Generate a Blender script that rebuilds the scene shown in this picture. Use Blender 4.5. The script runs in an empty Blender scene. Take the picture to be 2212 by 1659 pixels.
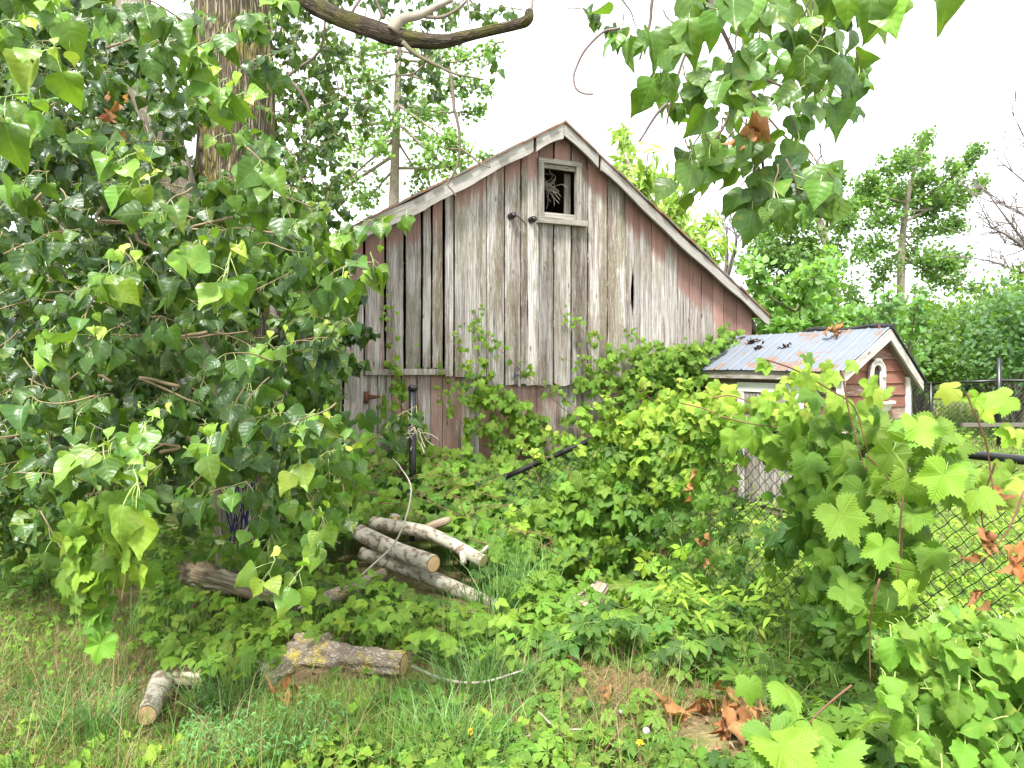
import bpy, math, random
import numpy as np
from mathutils import Vector
random.seed(7)
rng = np.random.default_rng(11)
scn = bpy.context.scene
COL = scn.collection
# ------------------------------------------------------------------ camera, sky, sun, exposure
F = 1534.0; CX = 1106.0; HY = 790.0; EYE = 1.6      # focal length and horizon in units of a 2212-wide picture
cam = bpy.data.cameras.new('camera'); camo = bpy.data.objects.new('camera', cam); COL.objects.link(camo)
cam.sensor_width = 36; cam.lens = F / 2212 * 36; cam.shift_y = -(829.5 - HY) / 2212
cam.clip_start = 0.05; cam.clip_end = 2000
camo.location = (0, 0, EYE); camo.rotation_euler = (math.radians(90), 0, 0)
scn.camera = camo
scn.view_settings.view_transform = 'Standard'; scn.view_settings.look = 'None'
scn.view_settings.gamma = 1; scn.view_settings.exposure = 1.78
SUN_EL, SUN_AZ = 58, 205          # azimuth measured clockwise from +Y: behind the camera, a little left
world = bpy.data.worlds.new('World'); scn.world = world; world.use_nodes = True
nt = world.node_tree; nt.nodes.clear()
wo = nt.nodes.new('ShaderNodeOutputWorld'); bg = nt.nodes.new('ShaderNodeBackground'); bg.inputs[1].default_value = 0.12
sky = nt.nodes.new('ShaderNodeTexSky'); sky.sky_type = 'NISHITA'; sky.sun_disc = False
sky.sun_elevation = math.radians(SUN_EL); sky.sun_rotation = math.radians(SUN_AZ)
tc = nt.nodes.new('ShaderNodeTexCoord'); mp = nt.nodes.new('ShaderNodeMapping'); mp.inputs['Scale'].default_value = (1, 1, 2.2)
nz = nt.nodes.new('ShaderNodeTexNoise'); nz.inputs['Scale'].default_value = 1.6; nz.inputs['Detail'].default_value = 5
rp = nt.nodes.new('ShaderNodeValToRGB'); rp.color_ramp.elements[0].position = 0.3; rp.color_ramp.elements[1].position = 0.62
rp.color_ramp.elements[0].color = (.80, .80, .80, 1); rp.color_ramp.elements[1].color = (.99, .99, .99, 1)
mx = nt.nodes.new('ShaderNodeMixRGB'); mx.inputs[2].default_value = (6.3, 6.5, 6.8, 1)
nt.links.new(tc.outputs['Generated'], mp.inputs[0]); nt.links.new(mp.outputs[0], nz.inputs['Vector'])
nt.links.new(nz.outputs[0], rp.inputs[0]); nt.links.new(rp.outputs[0], mx.inputs[0])
nt.links.new(sky.outputs[0], mx.inputs[1]); nt.links.new(mx.outputs[0], bg.inputs[0]); nt.links.new(bg.outputs[0], wo.inputs[0])
sl = bpy.data.lights.new('sun', 'SUN'); sl.energy = 3.4; sl.angle = math.radians(11); sl.color = (1, .98, .95)
so = bpy.data.objects.new('sun', sl); COL.objects.link(so)
az, el = math.radians(SUN_AZ), math.radians(SUN_EL)
sdir = Vector((math.sin(az) * math.cos(el), math.cos(az) * math.cos(el), math.sin(el)))
so.rotation_euler = (-sdir).to_track_quat('-Z', 'Y').to_euler()
scn.cycles.max_bounces = 7; scn.cycles.diffuse_bounces = 3; scn.cycles.glossy_bounces = 2
scn.cycles.transmission_bounces = 5; scn.cycles.transparent_max_bounces = 6
scn.cycles.caustics_reflective = False; scn.cycles.caustics_refractive = False

# ------------------------------------------------------------------ helpers
def P(px, py, Y):
    """a sight line's point at distance Y"""
    return np.array([(px - CX) / F * Y, Y, EYE + (HY - py) / F * Y])
def PP(px, py, Y):
    px, py, Y = np.broadcast_arrays(np.asarray(px, float), np.asarray(py, float), np.asarray(Y, float))
    return np.stack([(px - CX) / F * Y, Y, EYE + (HY - py) / F * Y], -1)
def hgt(x, y):
    x = np.asarray(x, float); y = np.asarray(y, float)
    s = np.clip((y - 6.5) / 5, 0, 1); s = s * s * (3 - 2 * s)
    k = np.clip((x - 2.5) / 3, 0, 1)
    b = .035 * np.sin(x * 1.7 + 1) * np.cos(y * 1.3) + .02 * np.sin(x * 4.1 + y * 3.3)
    return s * k * .42 + b * np.clip(30 / (y + 1), 0, 1)
def G(px, py):
    """ground point seen at px, py"""
    Y = EYE * F / max(py - HY, 8)
    for _ in range(6):
        x = (px - CX) / F * Y
        Y = (EYE - float(hgt(x, Y))) * F / max(py - HY, 8)
    x = (px - CX) / F * Y
    return np.array([x, Y, float(hgt(x, Y))])
def hash3(i, j, k, s):
    h = (i * 374761393 + j * 668265263 + k * 2147483647 + s * 974634777) & 0xffffffff
    h = ((h ^ (h >> 13)) * 1274126177) & 0xffffffff
    return ((h ^ (h >> 16)) & 0xffff) / 65535.0
def vnoise(p, seed=0):
    p = np.asarray(p, float); i = np.floor(p).astype(np.int64); f = p - i; f = f * f * (3 - 2 * f); r = 0
    for a in (0, 1):
        for b in (0, 1):
            for c in (0, 1):
                w = (f[..., 0] if a else 1 - f[..., 0]) * (f[..., 1] if b else 1 - f[..., 1]) * (f[..., 2] if c else 1 - f[..., 2])
                r = r + w * hash3(i[..., 0] + a, i[..., 1] + b, i[..., 2] + c, seed)
    return r
def nrm(v):
    v = np.asarray(v, float); return v / np.maximum(np.linalg.norm(v, axis=-1, keepdims=True), 1e-9)
def sample_poly(poly, n, seed=None):
    r = rng if seed is None else np.random.default_rng(seed)
    q = np.array(poly, float); lo, hi = q.min(0), q.max(0); out = []
    tot = 0
    while tot < n:
        c = r.uniform(lo, hi, (n * 2 + 16, 2)); ins = np.zeros(len(c), bool)
        j = len(q) - 1
        for i in range(len(q)):
            xi, yi = q[i]; xj, yj = q[j]
            if yi != yj:
                m = ((yi > c[:, 1]) != (yj > c[:, 1])) & (c[:, 0] < (xj - xi) * (c[:, 1] - yi) / (yj - yi) + xi)
                ins ^= m
            j = i
        c = c[ins]; out.append(c); tot += len(c)
    return np.concatenate(out)[:n]
class Geo:
    def __init__(s): s.v = []; s.l = []; s.z = []; s.a = []; s.c = []; s.n = 0
    def add(s, v, l, z, a=None, c=None):
        v = np.asarray(v, float).reshape(-1, 3); n = len(v)
        s.v.append(v); s.l.append(np.asarray(l, np.int64) + s.n); s.z.append(np.asarray(z, np.int64))
        s.a.append(np.zeros((n, 3)) if a is None else np.broadcast_to(np.asarray(a, float), (n, 3)))
        c = np.array((1., 1, 1)) if c is None else np.asarray(c, float)
        s.c.append(np.broadcast_to(c, (n, 3))); s.n += n
    def inst(s, T, M, pos, col):
        """T template (v,l,z,a), M (N,3,3), pos (N,3), col (N,3)"""
        v, l, z, a = T; N = len(pos)
        if N == 0: return
        V = np.einsum('nij,kj->nki', M, v) + pos[:, None, :]
        L = (np.asarray(l)[None, :] + (np.arange(N) * len(v))[:, None]).ravel()
        s.add(V.reshape(-1, 3), L, np.tile(z, N), np.tile(a, (N, 1)), np.repeat(col, len(v), 0))
    def box(s, o, ax, ay, az, a=None, c=None):
        o, ax, ay, az = map(lambda q: np.asarray(q, float), (o, ax, ay, az))
        s.hexa([o, o + ax, o + ax + ay, o + ay, o + az, o + ax + az, o + ax + ay + az, o + ay + az], a, c)
    def hexa(s, p, a=None, c=None):
        s.add(np.array(p), [0, 3, 2, 1, 4, 5, 6, 7, 0, 1, 5, 4, 1, 2, 6, 5, 2, 3, 7, 6, 3, 0, 4, 7], [4] * 6, a, c)
    def tube(s, pts, rad, sides=6, bump=0, bs=8., seed=0, c=None, cap=True, vs=1.):
        pts = np.asarray(pts, float); n = len(pts); rad = np.broadcast_to(np.asarray(rad, float), (n,)).copy()
        t = nrm(np.gradient(pts, axis=0)); up = np.array([0, 0, 1.]) if abs(t[0, 2]) < .9 else np.array([1., 0, 0])
        u = np.zeros_like(t); u[0] = nrm(np.cross(up, t[0]))
        for i in range(1, n): u[i] = nrm(u[i - 1] - np.dot(u[i - 1], t[i]) * t[i])
        w = np.cross(t, u); th = np.linspace(0, 2 * np.pi, sides, endpoint=False)
        d = u[:, None] * np.cos(th)[None, :, None] + w[:, None] * np.sin(th)[None, :, None]
        L = np.concatenate([[0], np.cumsum(np.linalg.norm(np.diff(pts, axis=0), axis=1))])
        R = rad[:, None] * np.ones(sides)[None]
        if bump:
            q = np.stack([np.cos(th)[None] * bs * np.ones((n, 1)), np.sin(th)[None] * bs * np.ones((n, 1)), L[:, None] * vs * np.ones((1, sides))], -1)
            R = R * (1 + bump * (vnoise(q, seed) - .5) * 2 + bump * .6 * (vnoise(q * 2.3, seed + 1) - .5) * 2)
        V = pts[:, None] + d * R[..., None]
        A = np.stack([np.broadcast_to(np.cos(th) * rad[:, None], (n, sides)), np.broadcast_to(np.sin(th) * rad[:, None], (n, sides)), np.broadcast_to(L[:, None], (n, sides))], -1)
        i, j = np.meshgrid(np.arange(n - 1), np.arange(sides), indexing='ij'); k = (j + 1) % sides
        q = np.stack([i * sides + j, i * sides + k, (i + 1) * sides + k, (i + 1) * sides + j], -1).reshape(-1)
        l = list(q); z = [4] * ((n - 1) * sides)
        if cap: l += list(range(sides))[::-1]; l += list(range((n - 1) * sides, n * sides)); z += [sides, sides]
        s.add(V.reshape(-1, 3), l, z, A.reshape(-1, 3), c)
    def build(s, name, mat, parent=None, smooth=True):
        me = bpy.data.meshes.new(name)
        if s.n:
            V = np.concatenate(s.v); L = np.concatenate(s.l); Z = np.concatenate(s.z)
            me.vertices.add(len(V)); me.vertices.foreach_set('co', V.astype(np.float32).ravel())
            me.loops.add(len(L)); me.loops.foreach_set('vertex_index', L.astype(np.int32))
            me.polygons.add(len(Z)); st = np.concatenate([[0], np.cumsum(Z)[:-1]]).astype(np.int32)
            me.polygons.foreach_set('loop_start', st); me.polygons.foreach_set('loop_total', Z.astype(np.int32))
            me.polygons.foreach_set('use_smooth', np.full(len(Z), smooth))
            a = me.attributes.new('lp', 'FLOAT_VECTOR', 'POINT'); a.data.foreach_set('vector', np.concatenate(s.a).astype(np.float32).ravel())
            c = np.ones((len(V), 4), np.float32); c[:, :3] = np.concatenate(s.c)
            b = me.attributes.new('lc', 'FLOAT_COLOR', 'POINT'); b.data.foreach_set('color', c.ravel())
            me.update(calc_edges=True)
        me.materials.append(mat)
        o = bpy.data.objects.new(name, me); COL.objects.link(o)
        if parent is not None:
            o.parent = parent; o.location = tuple(-np.array(parent.location)); 
        return o
class Each:
    """collects tubes that become one part each"""
    def __init__(s): s.g = []
    def tube(s, *a, **k): q = Geo(); q.tube(*a, **k); s.g.append(q)
    def build(s, name, mat, parent, smooth=True): return [q.build(name, mat, parent) for q in s.g][0]
def thing(name, label, cat, loc=(0, 0, 0), group=None):
    o = bpy.data.objects.new(name, None); COL.objects.link(o); o.location = tuple(float(q) for q in loc); o.empty_display_size = .2
    o['label'] = label; o['category'] = cat; o['kind'] = 'thing'
    if group: o['group'] = group
    return o
def tag(o, label, cat, group=None, kind=None):
    o['label'] = label; o['category'] = cat; o['kind'] = kind or 'thing'
    if group: o['group'] = group
    return o
def smoothcurve(pts, n=6):
    p = np.asarray(pts, float)
    if len(p) < 3: return np.linspace(p[0], p[-1], n + 1)
    q = np.vstack([2 * p[0] - p[1], p, 2 * p[-1] - p[-2]]); out = []
    for i in range(1, len(q) - 2):
        t = np.linspace(0, 1, n, endpoint=False)[:, None]
        a, b, c, d = q[i - 1], q[i], q[i + 1], q[i + 2]
        out.append(.5 * ((2 * b) + (c - a) * t + (2 * a - 5 * b + 4 * c - d) * t ** 2 + (3 * b - a - 3 * c + d) * t ** 3))
    return np.vstack(out + [p[-1:]])

# ------------------------------------------------------------------ materials
def newmat(name):
    m = bpy.data.materials.new(name); m.use_nodes = True; t = m.node_tree; t.nodes.clear()
    o = t.nodes.new('ShaderNodeOutputMaterial'); return m, t, o
class N:
    """small node helper"""
    def __init__(s, t): s.t = t
    def n(s, k, **kw):
        x = s.t.nodes.new(k)
        for a, b in kw.items(): setattr(x, a, b)
        return x
    def put(s, sock, v):
        if hasattr(v, 'is_output'): s.t.links.new(v, sock)
        elif v is not None:
            if isinstance(v, tuple) and len(v) == 3 and sock.type == 'RGBA': v = v + (1,)
            sock.default_value = v
    def m(s, op, a, b=None, c=None, clamp=False):
        x = s.n('ShaderNodeMath', operation=op, use_clamp=clamp); s.put(x.inputs[0], a)
        if b is not None: s.put(x.inputs[1], b)
        if c is not None: s.put(x.inputs[2], c)
        return x.outputs[0]
    def mix(s, f, a, b, bl='MIX'):
        x = s.n('ShaderNodeMixRGB', blend_type=bl); s.put(x.inputs[0], f); s.put(x.inputs[1], a); s.put(x.inputs[2], b); return x.outputs[0]
    def attr(s, k, out='Vector'): return s.n('ShaderNodeAttribute', attribute_name=k).outputs[out]
    def noise(s, vec, scale, sc=(1, 1, 1), det=4, rough=.55, out=0, dist=0):
        if sc != (1, 1, 1):
            q = s.n('ShaderNodeVectorMath', operation='MULTIPLY'); s.put(q.inputs[0], vec); q.inputs[1].default_value = sc; vec = q.outputs[0]
        x = s.n('ShaderNodeTexNoise'); s.put(x.inputs['Vector'], vec); x.inputs['Scale'].default_value = scale
        x.inputs['Detail'].default_value = det; x.inputs['Roughness'].default_value = rough; x.inputs['Distortion'].default_value = dist
        return x.outputs[out]
    def ss(s, v, a, b):
        x = s.n('ShaderNodeMapRange', interpolation_type='SMOOTHSTEP'); s.put(x.inputs[0], v); s.put(x.inputs[1], a); s.put(x.inputs[2], b); return x.outputs[0]
    def sep(s, v):
        x = s.n('ShaderNodeSeparateXYZ'); s.put(x.inputs[0], v); return x.outputs
    def bump(s, h, st=.5, d=.01):
        x = s.n('ShaderNodeBump'); s.put(x.inputs['Height'], h); x.inputs['Strength'].default_value = st; x.inputs['Distance'].default_value = d; return x.outputs[0]
    def bsdf(s, out, col, rough=.7, spec=.3, nor=None, metal=0):
        x = s.n('ShaderNodeBsdfPrincipled'); s.put(x.inputs['Base Color'], col); s.put(x.inputs['Roughness'], rough)
        s.put(x.inputs['Specular IOR Level'], spec); s.put(x.inputs['Metallic'], metal)
        if nor is not None: s.put(x.inputs['Normal'], nor)
        if out is not None: s.t.links.new(x.outputs[0], out.inputs[0])
        return x
def mat_leaf(name, palm=False, rough=.38, tr=.3, spec=.45, vein=.27, nveins=5., bs=.25):
    m, t, o = newmat(name); k = N(t)
    lp = k.attr('lp'); x, y, f = k.sep(lp); lc = k.attr('lc', 'Color')
    if palm:
        ang = k.m('ARCTAN2', x, y); r = k.m('SQRT', k.m('ADD', k.m('MULTIPLY', x, x), k.m('MULTIPLY', y, y)))
        fr = k.m('ABSOLUTE', k.m('SUBTRACT', k.m('FRACT', k.m('ADD', k.m('DIVIDE', ang, 1.05), .5)), .5))
        d = k.m('MULTIPLY', fr, r); v1 = k.m('SUBTRACT', 1, k.ss(d, .012, .035))
        sv = k.m('ABSOLUTE', k.m('SUBTRACT', k.m('FRACT', k.m('ADD', k.m('MULTIPLY', r, 7), k.m('MULTIPLY', fr, -6.))), .5))
        v2 = k.m('MULTIPLY', k.m('SUBTRACT', 1, k.ss(sv, .0, .16)), .4); hb = k.m('SUBTRACT', k.m('MULTIPLY', sv, 1), v1)
    else:
        ax = k.m('ABSOLUTE', x); v1 = k.m('SUBTRACT', 1, k.ss(ax, .012, .03))
        wob = k.m('MULTIPLY', k.noise(k.n('ShaderNodeNewGeometry').outputs['Position'], 25, det=2), .22)
        sv = k.m('ABSOLUTE', k.m('SUBTRACT', k.m('FRACT', k.m('MULTIPLY', k.m('ADD', k.m('SUBTRACT', y, k.m('MULTIPLY', ax, .65)), wob), nveins)), .5))
        v2 = k.m('MULTIPLY', k.m('SUBTRACT', 1, k.ss(sv, .0, .16)), .4); hb = k.m('SUBTRACT', sv, v1)
    ve = k.m('MULTIPLY', k.m('MAXIMUM', v1, v2), vein)
    geo = k.n('ShaderNodeNewGeometry')
    nn = k.noise(geo.outputs['Position'], 45, det=3)
    c = k.mix(k.m('MULTIPLY', nn, .45), lc, k.mix(1., lc, (.55, .6, .5), 'MULTIPLY'))
    light = k.mix(.45, lc, (.30, .42, .10)); c = k.mix(ve, c, light)
    c = k.mix(k.ss(f, .5, .6), c, (.30, .38, .10))
    hole = k.m('LESS_THAN', k.noise(geo.outputs['Position'], 80, det=1), .24)
    c = k.mix(k.m('MULTIPLY', hole, .75), c, (.09, .06, .025))
    c = k.mix(k.m('MULTIPLY', k.ss(k.noise(geo.outputs['Position'], 16, det=3), .60, .68), .35), c, (.24, .25, .04))
    back = k.mix(.28, c, (.22, .31, .13)); c2 = k.mix(geo.outputs['Backfacing'], c, back)
    b = k.bsdf(None, c2, rough, spec, k.bump(k.m('ADD', hb, k.m('MULTIPLY', nn, 1.2)), bs, .005))
    k.put(b.inputs['Roughness'], k.m('ADD', k.m('MULTIPLY', nn, .25), rough - .1))
    tl = k.n('ShaderNodeBsdfTranslucent'); k.put(tl.inputs[0], k.mix(1., k.mix(.35, c, (.30, .45, .04)), (1.5, 1.7, .9), 'MULTIPLY'))
    ms = k.n('ShaderNodeMixShader'); ms.inputs[0].default_value = tr
    t.links.new(b.outputs[0], ms.inputs[1]); t.links.new(tl.outputs[0], ms.inputs[2]); t.links.new(ms.outputs[0], o.inputs[0]); return m
def mat_vcol(name, rough=.6, tr=0., spec=.3, ns=30, var=.4):
    m, t, o = newmat(name); k = N(t); lc = k.attr('lc', 'Color'); g = k.n('ShaderNodeNewGeometry')
    c = k.mix(k.m('MULTIPLY', k.noise(g.outputs['Position'], ns), var), lc, k.mix(1., lc, (.3, .3, .3), 'MULTIPLY'))
    b = k.bsdf(o if not tr else None, c, rough, spec)
    if tr:
        tl = k.n('ShaderNodeBsdfTranslucent'); k.put(tl.inputs[0], k.mix(1., c, (1.4, 1.4, .9), 'MULTIPLY')); ms = k.n('ShaderNodeMixShader'); ms.inputs[0].default_value = tr
        t.links.new(b.outputs[0], ms.inputs[1]); t.links.new(tl.outputs[0], ms.inputs[2]); t.links.new(ms.outputs[0], o.inputs[0])
    return m
def mat_wood(name, paint=(.235, .105, .08), g0=(.49, .47, .44), g1=(.19, .155, .13), g2=(.075, .05, .033)):
    """lp = (across board m, along board m, random); lc = (paint amount, stain amount, tone)"""
    m, t, o = newmat(name); k = N(t); lp = k.attr('lp'); lc = k.sep(k.attr('lc', 'Color'))
    x, y, r = k.sep(lp)
    cv = k.n('ShaderNodeCombineXYZ'); k.put(cv.inputs[0], x); k.put(cv.inputs[1], y); k.put(cv.inputs[2], k.m('MULTIPLY', r, 17.)); v = cv.outputs[0]
    grain = k.noise(v, 1, (95, 2.2, 1), 6, .7, dist=.3); fine = k.noise(v, 1, (330, 7, 1), 3, .7)
    streak = k.noise(v, 1, (10, .5, 1), 6, .66, dist=.2); big = k.noise(v, 1, (5.5, .8, .4), 6, .68, dist=.3)
    c = k.mix(k.ss(grain, .34, .64), g0, g1)
    c = k.mix(k.m('MULTIPLY', k.ss(streak, .44, .64), k.m('ADD', .4, lc[1])), c, k.mix(k.m('MULTIPLY', fine, .8), g2, g1))
    c = k.mix(k.m('MULTIPLY', k.ss(big, .48, .54), k.m('MULTIPLY', lc[1], .8)), c, k.mix(grain, (.07, .058, .033), (.23, .20, .13)))
    c = k.mix(k.m('MULTIPLY', k.ss(fine, .56, .64), .6), c, (.60, .57, .52))
    pn = k.m('ADD', k.m('MULTIPLY', k.noise(v, 1, (26, 2.4, 1), 8, .78), .7), k.m('MULTIPLY', k.noise(v, 1, (150, 9, 1), 3, .6), .3))
    pm = k.m('MULTIPLY', k.ss(k.m('ADD', k.m('MULTIPLY', pn, .75), k.m('MULTIPLY', lc[0], .9)), .70, .84), .8)
    c = k.mix(pm, c, k.mix(k.m('MULTIPLY', k.ss(grain, .35, .7), .7), paint, k.mix(.55, paint, g1)))
    crack = k.ss(k.noise(v, 1, (60, .8, 1), 2, .5), .70, .74)
    c = k.mix(k.m('MULTIPLY', crack, .85), c, (.03, .022, .016))
    vo = k.n('ShaderNodeTexVoronoi'); q = k.n('ShaderNodeVectorMath', operation='MULTIPLY'); k.put(q.inputs[0], v); q.inputs[1].default_value = (9, 2.6, 1); k.put(vo.inputs['Vector'], q.outputs[0]); vo.inputs['Scale'].default_value = 1
    kn = k.m('SUBTRACT', 1, k.ss(vo.outputs['Distance'], .05, .1)); c = k.mix(k.m('MULTIPLY', kn, .75), c, (.09, .05, .03))
    c = k.mix(1., c, k.n('ShaderNodeCombineXYZ').outputs[0], 'MULTIPLY') if False else c
    h = k.n('ShaderNodeHueSaturation'); k.put(h.inputs['Color'], c); k.put(h.inputs['Value'], k.m('ADD', .60, k.m('MULTIPLY', lc[2], .72)))
    ht = k.m('SUBTRACT', k.m('ADD', grain, k.m('MULTIPLY', fine, .5)), k.m('MULTIPLY', crack, 1.2))
    k.bsdf(o, h.outputs[0], .85, .15, k.bump(ht, .8, .006)); return m
def mat_bark(name, c0, c1, lich=(.35, .30, .08), la=.5, sc=(1, 1, .18), s=26, bs=.9, bd=.03):
    m, t, o = newmat(name); k = N(t); v = k.attr('lp')
    w = k.n('ShaderNodeVectorMath', operation='MULTIPLY'); k.put(w.inputs[0], v); w.inputs[1].default_value = sc
    dn = k.noise(w.outputs[0], s * .5, det=3, out=1); ad = k.n('ShaderNodeVectorMath', operation='MULTIPLY_ADD'); k.put(ad.inputs[0], dn); ad.inputs[1].default_value = (.05, .05, .05); k.put(ad.inputs[2], w.outputs[0])
    vo = k.n('ShaderNodeTexVoronoi', feature='DISTANCE_TO_EDGE'); k.put(vo.inputs['Vector'], ad.outputs[0]); vo.inputs['Scale'].default_value = s
    ridge = k.ss(vo.outputs[0], .02, .32); n2 = k.noise(v, 60, sc, 6, .7); n3 = k.noise(v, 5, det=4)
    c = k.mix(ridge, c1, c0); c = k.mix(k.m('MULTIPLY', n2, .6), c, k.mix(.5, c, (.03, .025, .02)))
    c = k.mix(k.m('MULTIPLY', k.ss(k.m('ADD', k.m('MULTIPLY', n3, .6), k.m('MULTIPLY', n2, .4)), .49, .57), la), c, lich)
    k.bsdf(o, c, .9, .12, k.bump(k.m('ADD', ridge, k.m('MULTIPLY', n2, .5)), bs, bd)); return m
def mat_birch(name):
    m, t, o = newmat(name); k = N(t); v = k.attr('lp')
    n1 = k.noise(v, 15, (1, 1, .8), 7, .7, dist=.5); n2 = k.noise(v, 70, (1, 1, .4), 3); n3 = k.noise(v, 7, det=3)
    c = k.mix(n2, (.46, .43, .35), (.30, .27, .21)); c = k.mix(k.m('MULTIPLY', k.ss(n1, .49, .56), .85), c, k.mix(n2, (.20, .13, .085), (.09, .055, .035)))
    c = k.mix(k.m('MULTIPLY', k.ss(n3, .5, .66), .5), c, (.30, .31, .20))
    k.bsdf(o, c, .8, .2, k.bump(n1, .6, .006)); return m
def mat_cut(name):
    m, t, o = newmat(name); k = N(t); v = k.attr('lp'); x, y, z = k.sep(v)
    r = k.m('SQRT', k.m('ADD', k.m('MULTIPLY', x, x), k.m('MULTIPLY', y, y)))
    rr = k.m('FRACT', k.m('ADD', k.m('MULTIPLY', r, 9), k.noise(v, 4)))
    c = k.mix(k.m('MULTIPLY', rr, .5), (.62, .42, .22), (.42, .25, .12)); c = k.mix(k.ss(r, .84, .93), c, (.10, .05, .03))
    c = k.mix(k.m('MULTIPLY', k.ss(k.noise(v, 3), .5, .7), .5), c, (.2, .13, .07)); k.bsdf(o, c, .8, .2, k.bump(rr, .3, .002)); return m
def mat_plain(name, c, rough=.6, metal=0, spec=.3, c2=None, ns=12, th=(.45, .6), bs=.3, pos=True, sc=(1, 1, 1)):
    m, t, o = newmat(name); k = N(t); g = k.n('ShaderNodeNewGeometry'); n1 = k.noise(g.outputs['Position'], ns, sc, 7, .68)
    c3 = k.mix(k.ss(n1, *th), c, c2 if c2 else tuple(q * .6 for q in c)); k.bsdf(o, c3, rough, spec, k.bump(n1, bs, .004), metal); return m
def mat_roof():
    m, t, o = newmat('galvanised_sheet'); k = N(t); v = k.attr('lp'); lc = k.sep(k.attr('lc', 'Color'))
    n1 = k.noise(v, 3, (1, 2.2, 1), 5, .6); n2 = k.noise(v, 30, (3, .6, 1), 4); n3 = k.noise(v, 3.2, (1, 1.8, 1), 6, .62, dist=.4)
    c = k.mix(k.m('MULTIPLY', n1, .8), (.165, .185, .215), (.10, .115, .145)); c = k.mix(k.m('MULTIPLY', n2, .3), c, (.22, .235, .255))
    ru = k.m('MULTIPLY', k.ss(k.m('ADD', n3, k.m('MULTIPLY', lc[0], .16)), .61, .66), .75); c = k.mix(ru, c, k.mix(n2, (.22, .14, .08), (.14, .07, .035)))
    k.bsdf(o, c, k.m('ADD', .55, k.m('MULTIPLY', ru, .3)), .25, k.bump(n1, .15, .01), k.m('MULTIPLY', k.m('SUBTRACT', 1, ru), .08)); return m
def mat_ground():
    m, t, o = newmat('ground'); k = N(t); g = k.n('ShaderNodeNewGeometry'); p = g.outputs['Position']
    n1 = k.noise(p, .55, det=5); n2 = k.noise(p, 9, det=6, rough=.7); n3 = k.noise(p, 60, det=4, rough=.7)
    x, y, z = k.sep(p)
    soil = k.mix(n3, (.10, .065, .04), (.26, .18, .10)); soil = k.mix(k.ss(n2, .45, .6), soil, (.30, .22, .12))
    gr = k.mix(n3, (.06, .12, .02), (.16, .25, .04)); gr = k.mix(k.m('MULTIPLY', k.ss(n2, .5, .62), .5), gr, (.28, .24, .11))
    far = k.ss(y, 5.0, 8.5); w = k.m('MAXIMUM', k.m('MULTIPLY', k.ss(n1, .40, .56), .75), far)
    c = k.mix(w, soil, gr); k.bsdf(o, c, .95, .1, k.bump(k.m('ADD', n2, n3), .8, .03)); return m
M_LEAF = mat_leaf('cottonwood_leaf', rough=.36, tr=.22, spec=.34); M_GRAPE = mat_leaf('grape_leaf', palm=True, bs=.45, rough=.5, tr=.3, spec=.22)
M_CREEP = mat_leaf('creeper_leaf', rough=.5, tr=.3, spec=.22, nveins=6.); M_FAR = mat_leaf('distant_leaf', rough=.5, tr=.35, vein=.1)
M_BUSH = mat_leaf('soft_leaf', rough=.65, tr=.3, spec=.2, vein=.2)
M_GRASS = mat_vcol('grass_blade', .5, .25, ns=12, var=.4); M_STEM = mat_vcol('stem', .7, var=.5, ns=40)
M_DEAD = mat_vcol('dry_leaf', .7, .25, ns=60, var=.6)
M_WOOD = mat_wood('weathered_barn_wood'); M_TRIM = mat_wood('grey_trim_wood', paint=(.46, .43, .39), g0=(.40, .37, .33), g1=(.17, .15, .12))
M_RED = mat_wood('red_painted_siding', paint=(.19, .065, .042), g0=(.27, .20, .15), g1=(.22, .14, .10))
M_WHITE = mat_wood('peeling_white_paint', paint=(.72, .71, .66), g0=(.50, .48, .43), g1=(.28, .25, .21))
M_BARK = mat_bark('cottonwood_bark', (.36, .31, .22), (.10, .08, .05), la=.6, s=42, sc=(1, 1, .10), lich=(.30, .25, .06))
M_PALEBARK = mat_bark('pale_bark', (.40, .35, .27), (.25, .21, .155), la=.15, s=50, bs=.5, bd=.012, lich=(.30, .31, .22))
M_MOSSY = mat_bark('mossy_dead_bark', (.13, .105, .075), (.05, .038, .026), lich=(.10, .095, .025), la=.7, s=70, bs=.9, bd=.012, sc=(1, 1, .12))
M_LICHEN = mat_bark('lichen_bark', (.50, .43, .34), (.28, .22, .16), lich=(.55, .43, .08), la=.85, s=65, bs=.6, bd=.012, sc=(1, 1, .5))
M_GREYLOG = mat_bark('barkless_grey_wood', (.58, .50, .38), (.28, .21, .14), la=.1, s=26, bs=.7, bd=.012, sc=(1, 1, .05))
M_BIRCH = mat_birch('poplar_log_bark'); M_CUT = mat_cut('cut_wood'); M_ROOF = mat_roof(); M_GROUND = mat_ground()
M_BLACK = mat_plain('black_vinyl', (.012, .012, .013), .35, 0, .5, bs=.05, ns=60); M_RUST = mat_plain('rusty_iron', (.22, .07, .04), .8, .1, c2=(.08, .04, .03), ns=60)
M_DARKROOF = mat_plain('old_roofing', (.17, .14, .12), .8, .2, c2=(.22, .10, .05), ns=9)
M_TAR = mat_plain('tar_paper', (.035, .035, .037), .85, bs=.6, ns=20); M_PLASTIC = mat_plain('white_resin', (.68, .66, .60), .55, c2=(.5, .47, .40), ns=20)
M_CERAM = mat_plain('dark_ceramic', (.02, .018, .017), .25, 0, .6); M_BLUE = mat_plain('blue_wire', (.012, .02, .10), .45, 0, .4)
M_IRON = mat_plain('brown_iron', (.10, .07, .05), .7, .3); M_SOFFIT = mat_wood('soffit_wood', paint=(.10, .05, .03), g0=(.22, .17, .12), g1=(.12, .085, .06))
M_PAPER = mat_plain('white_scrap', (.7, .68, .62), .8); M_YEL = mat_plain('yellow_petals', (.75, .52, .02), .6)

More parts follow.
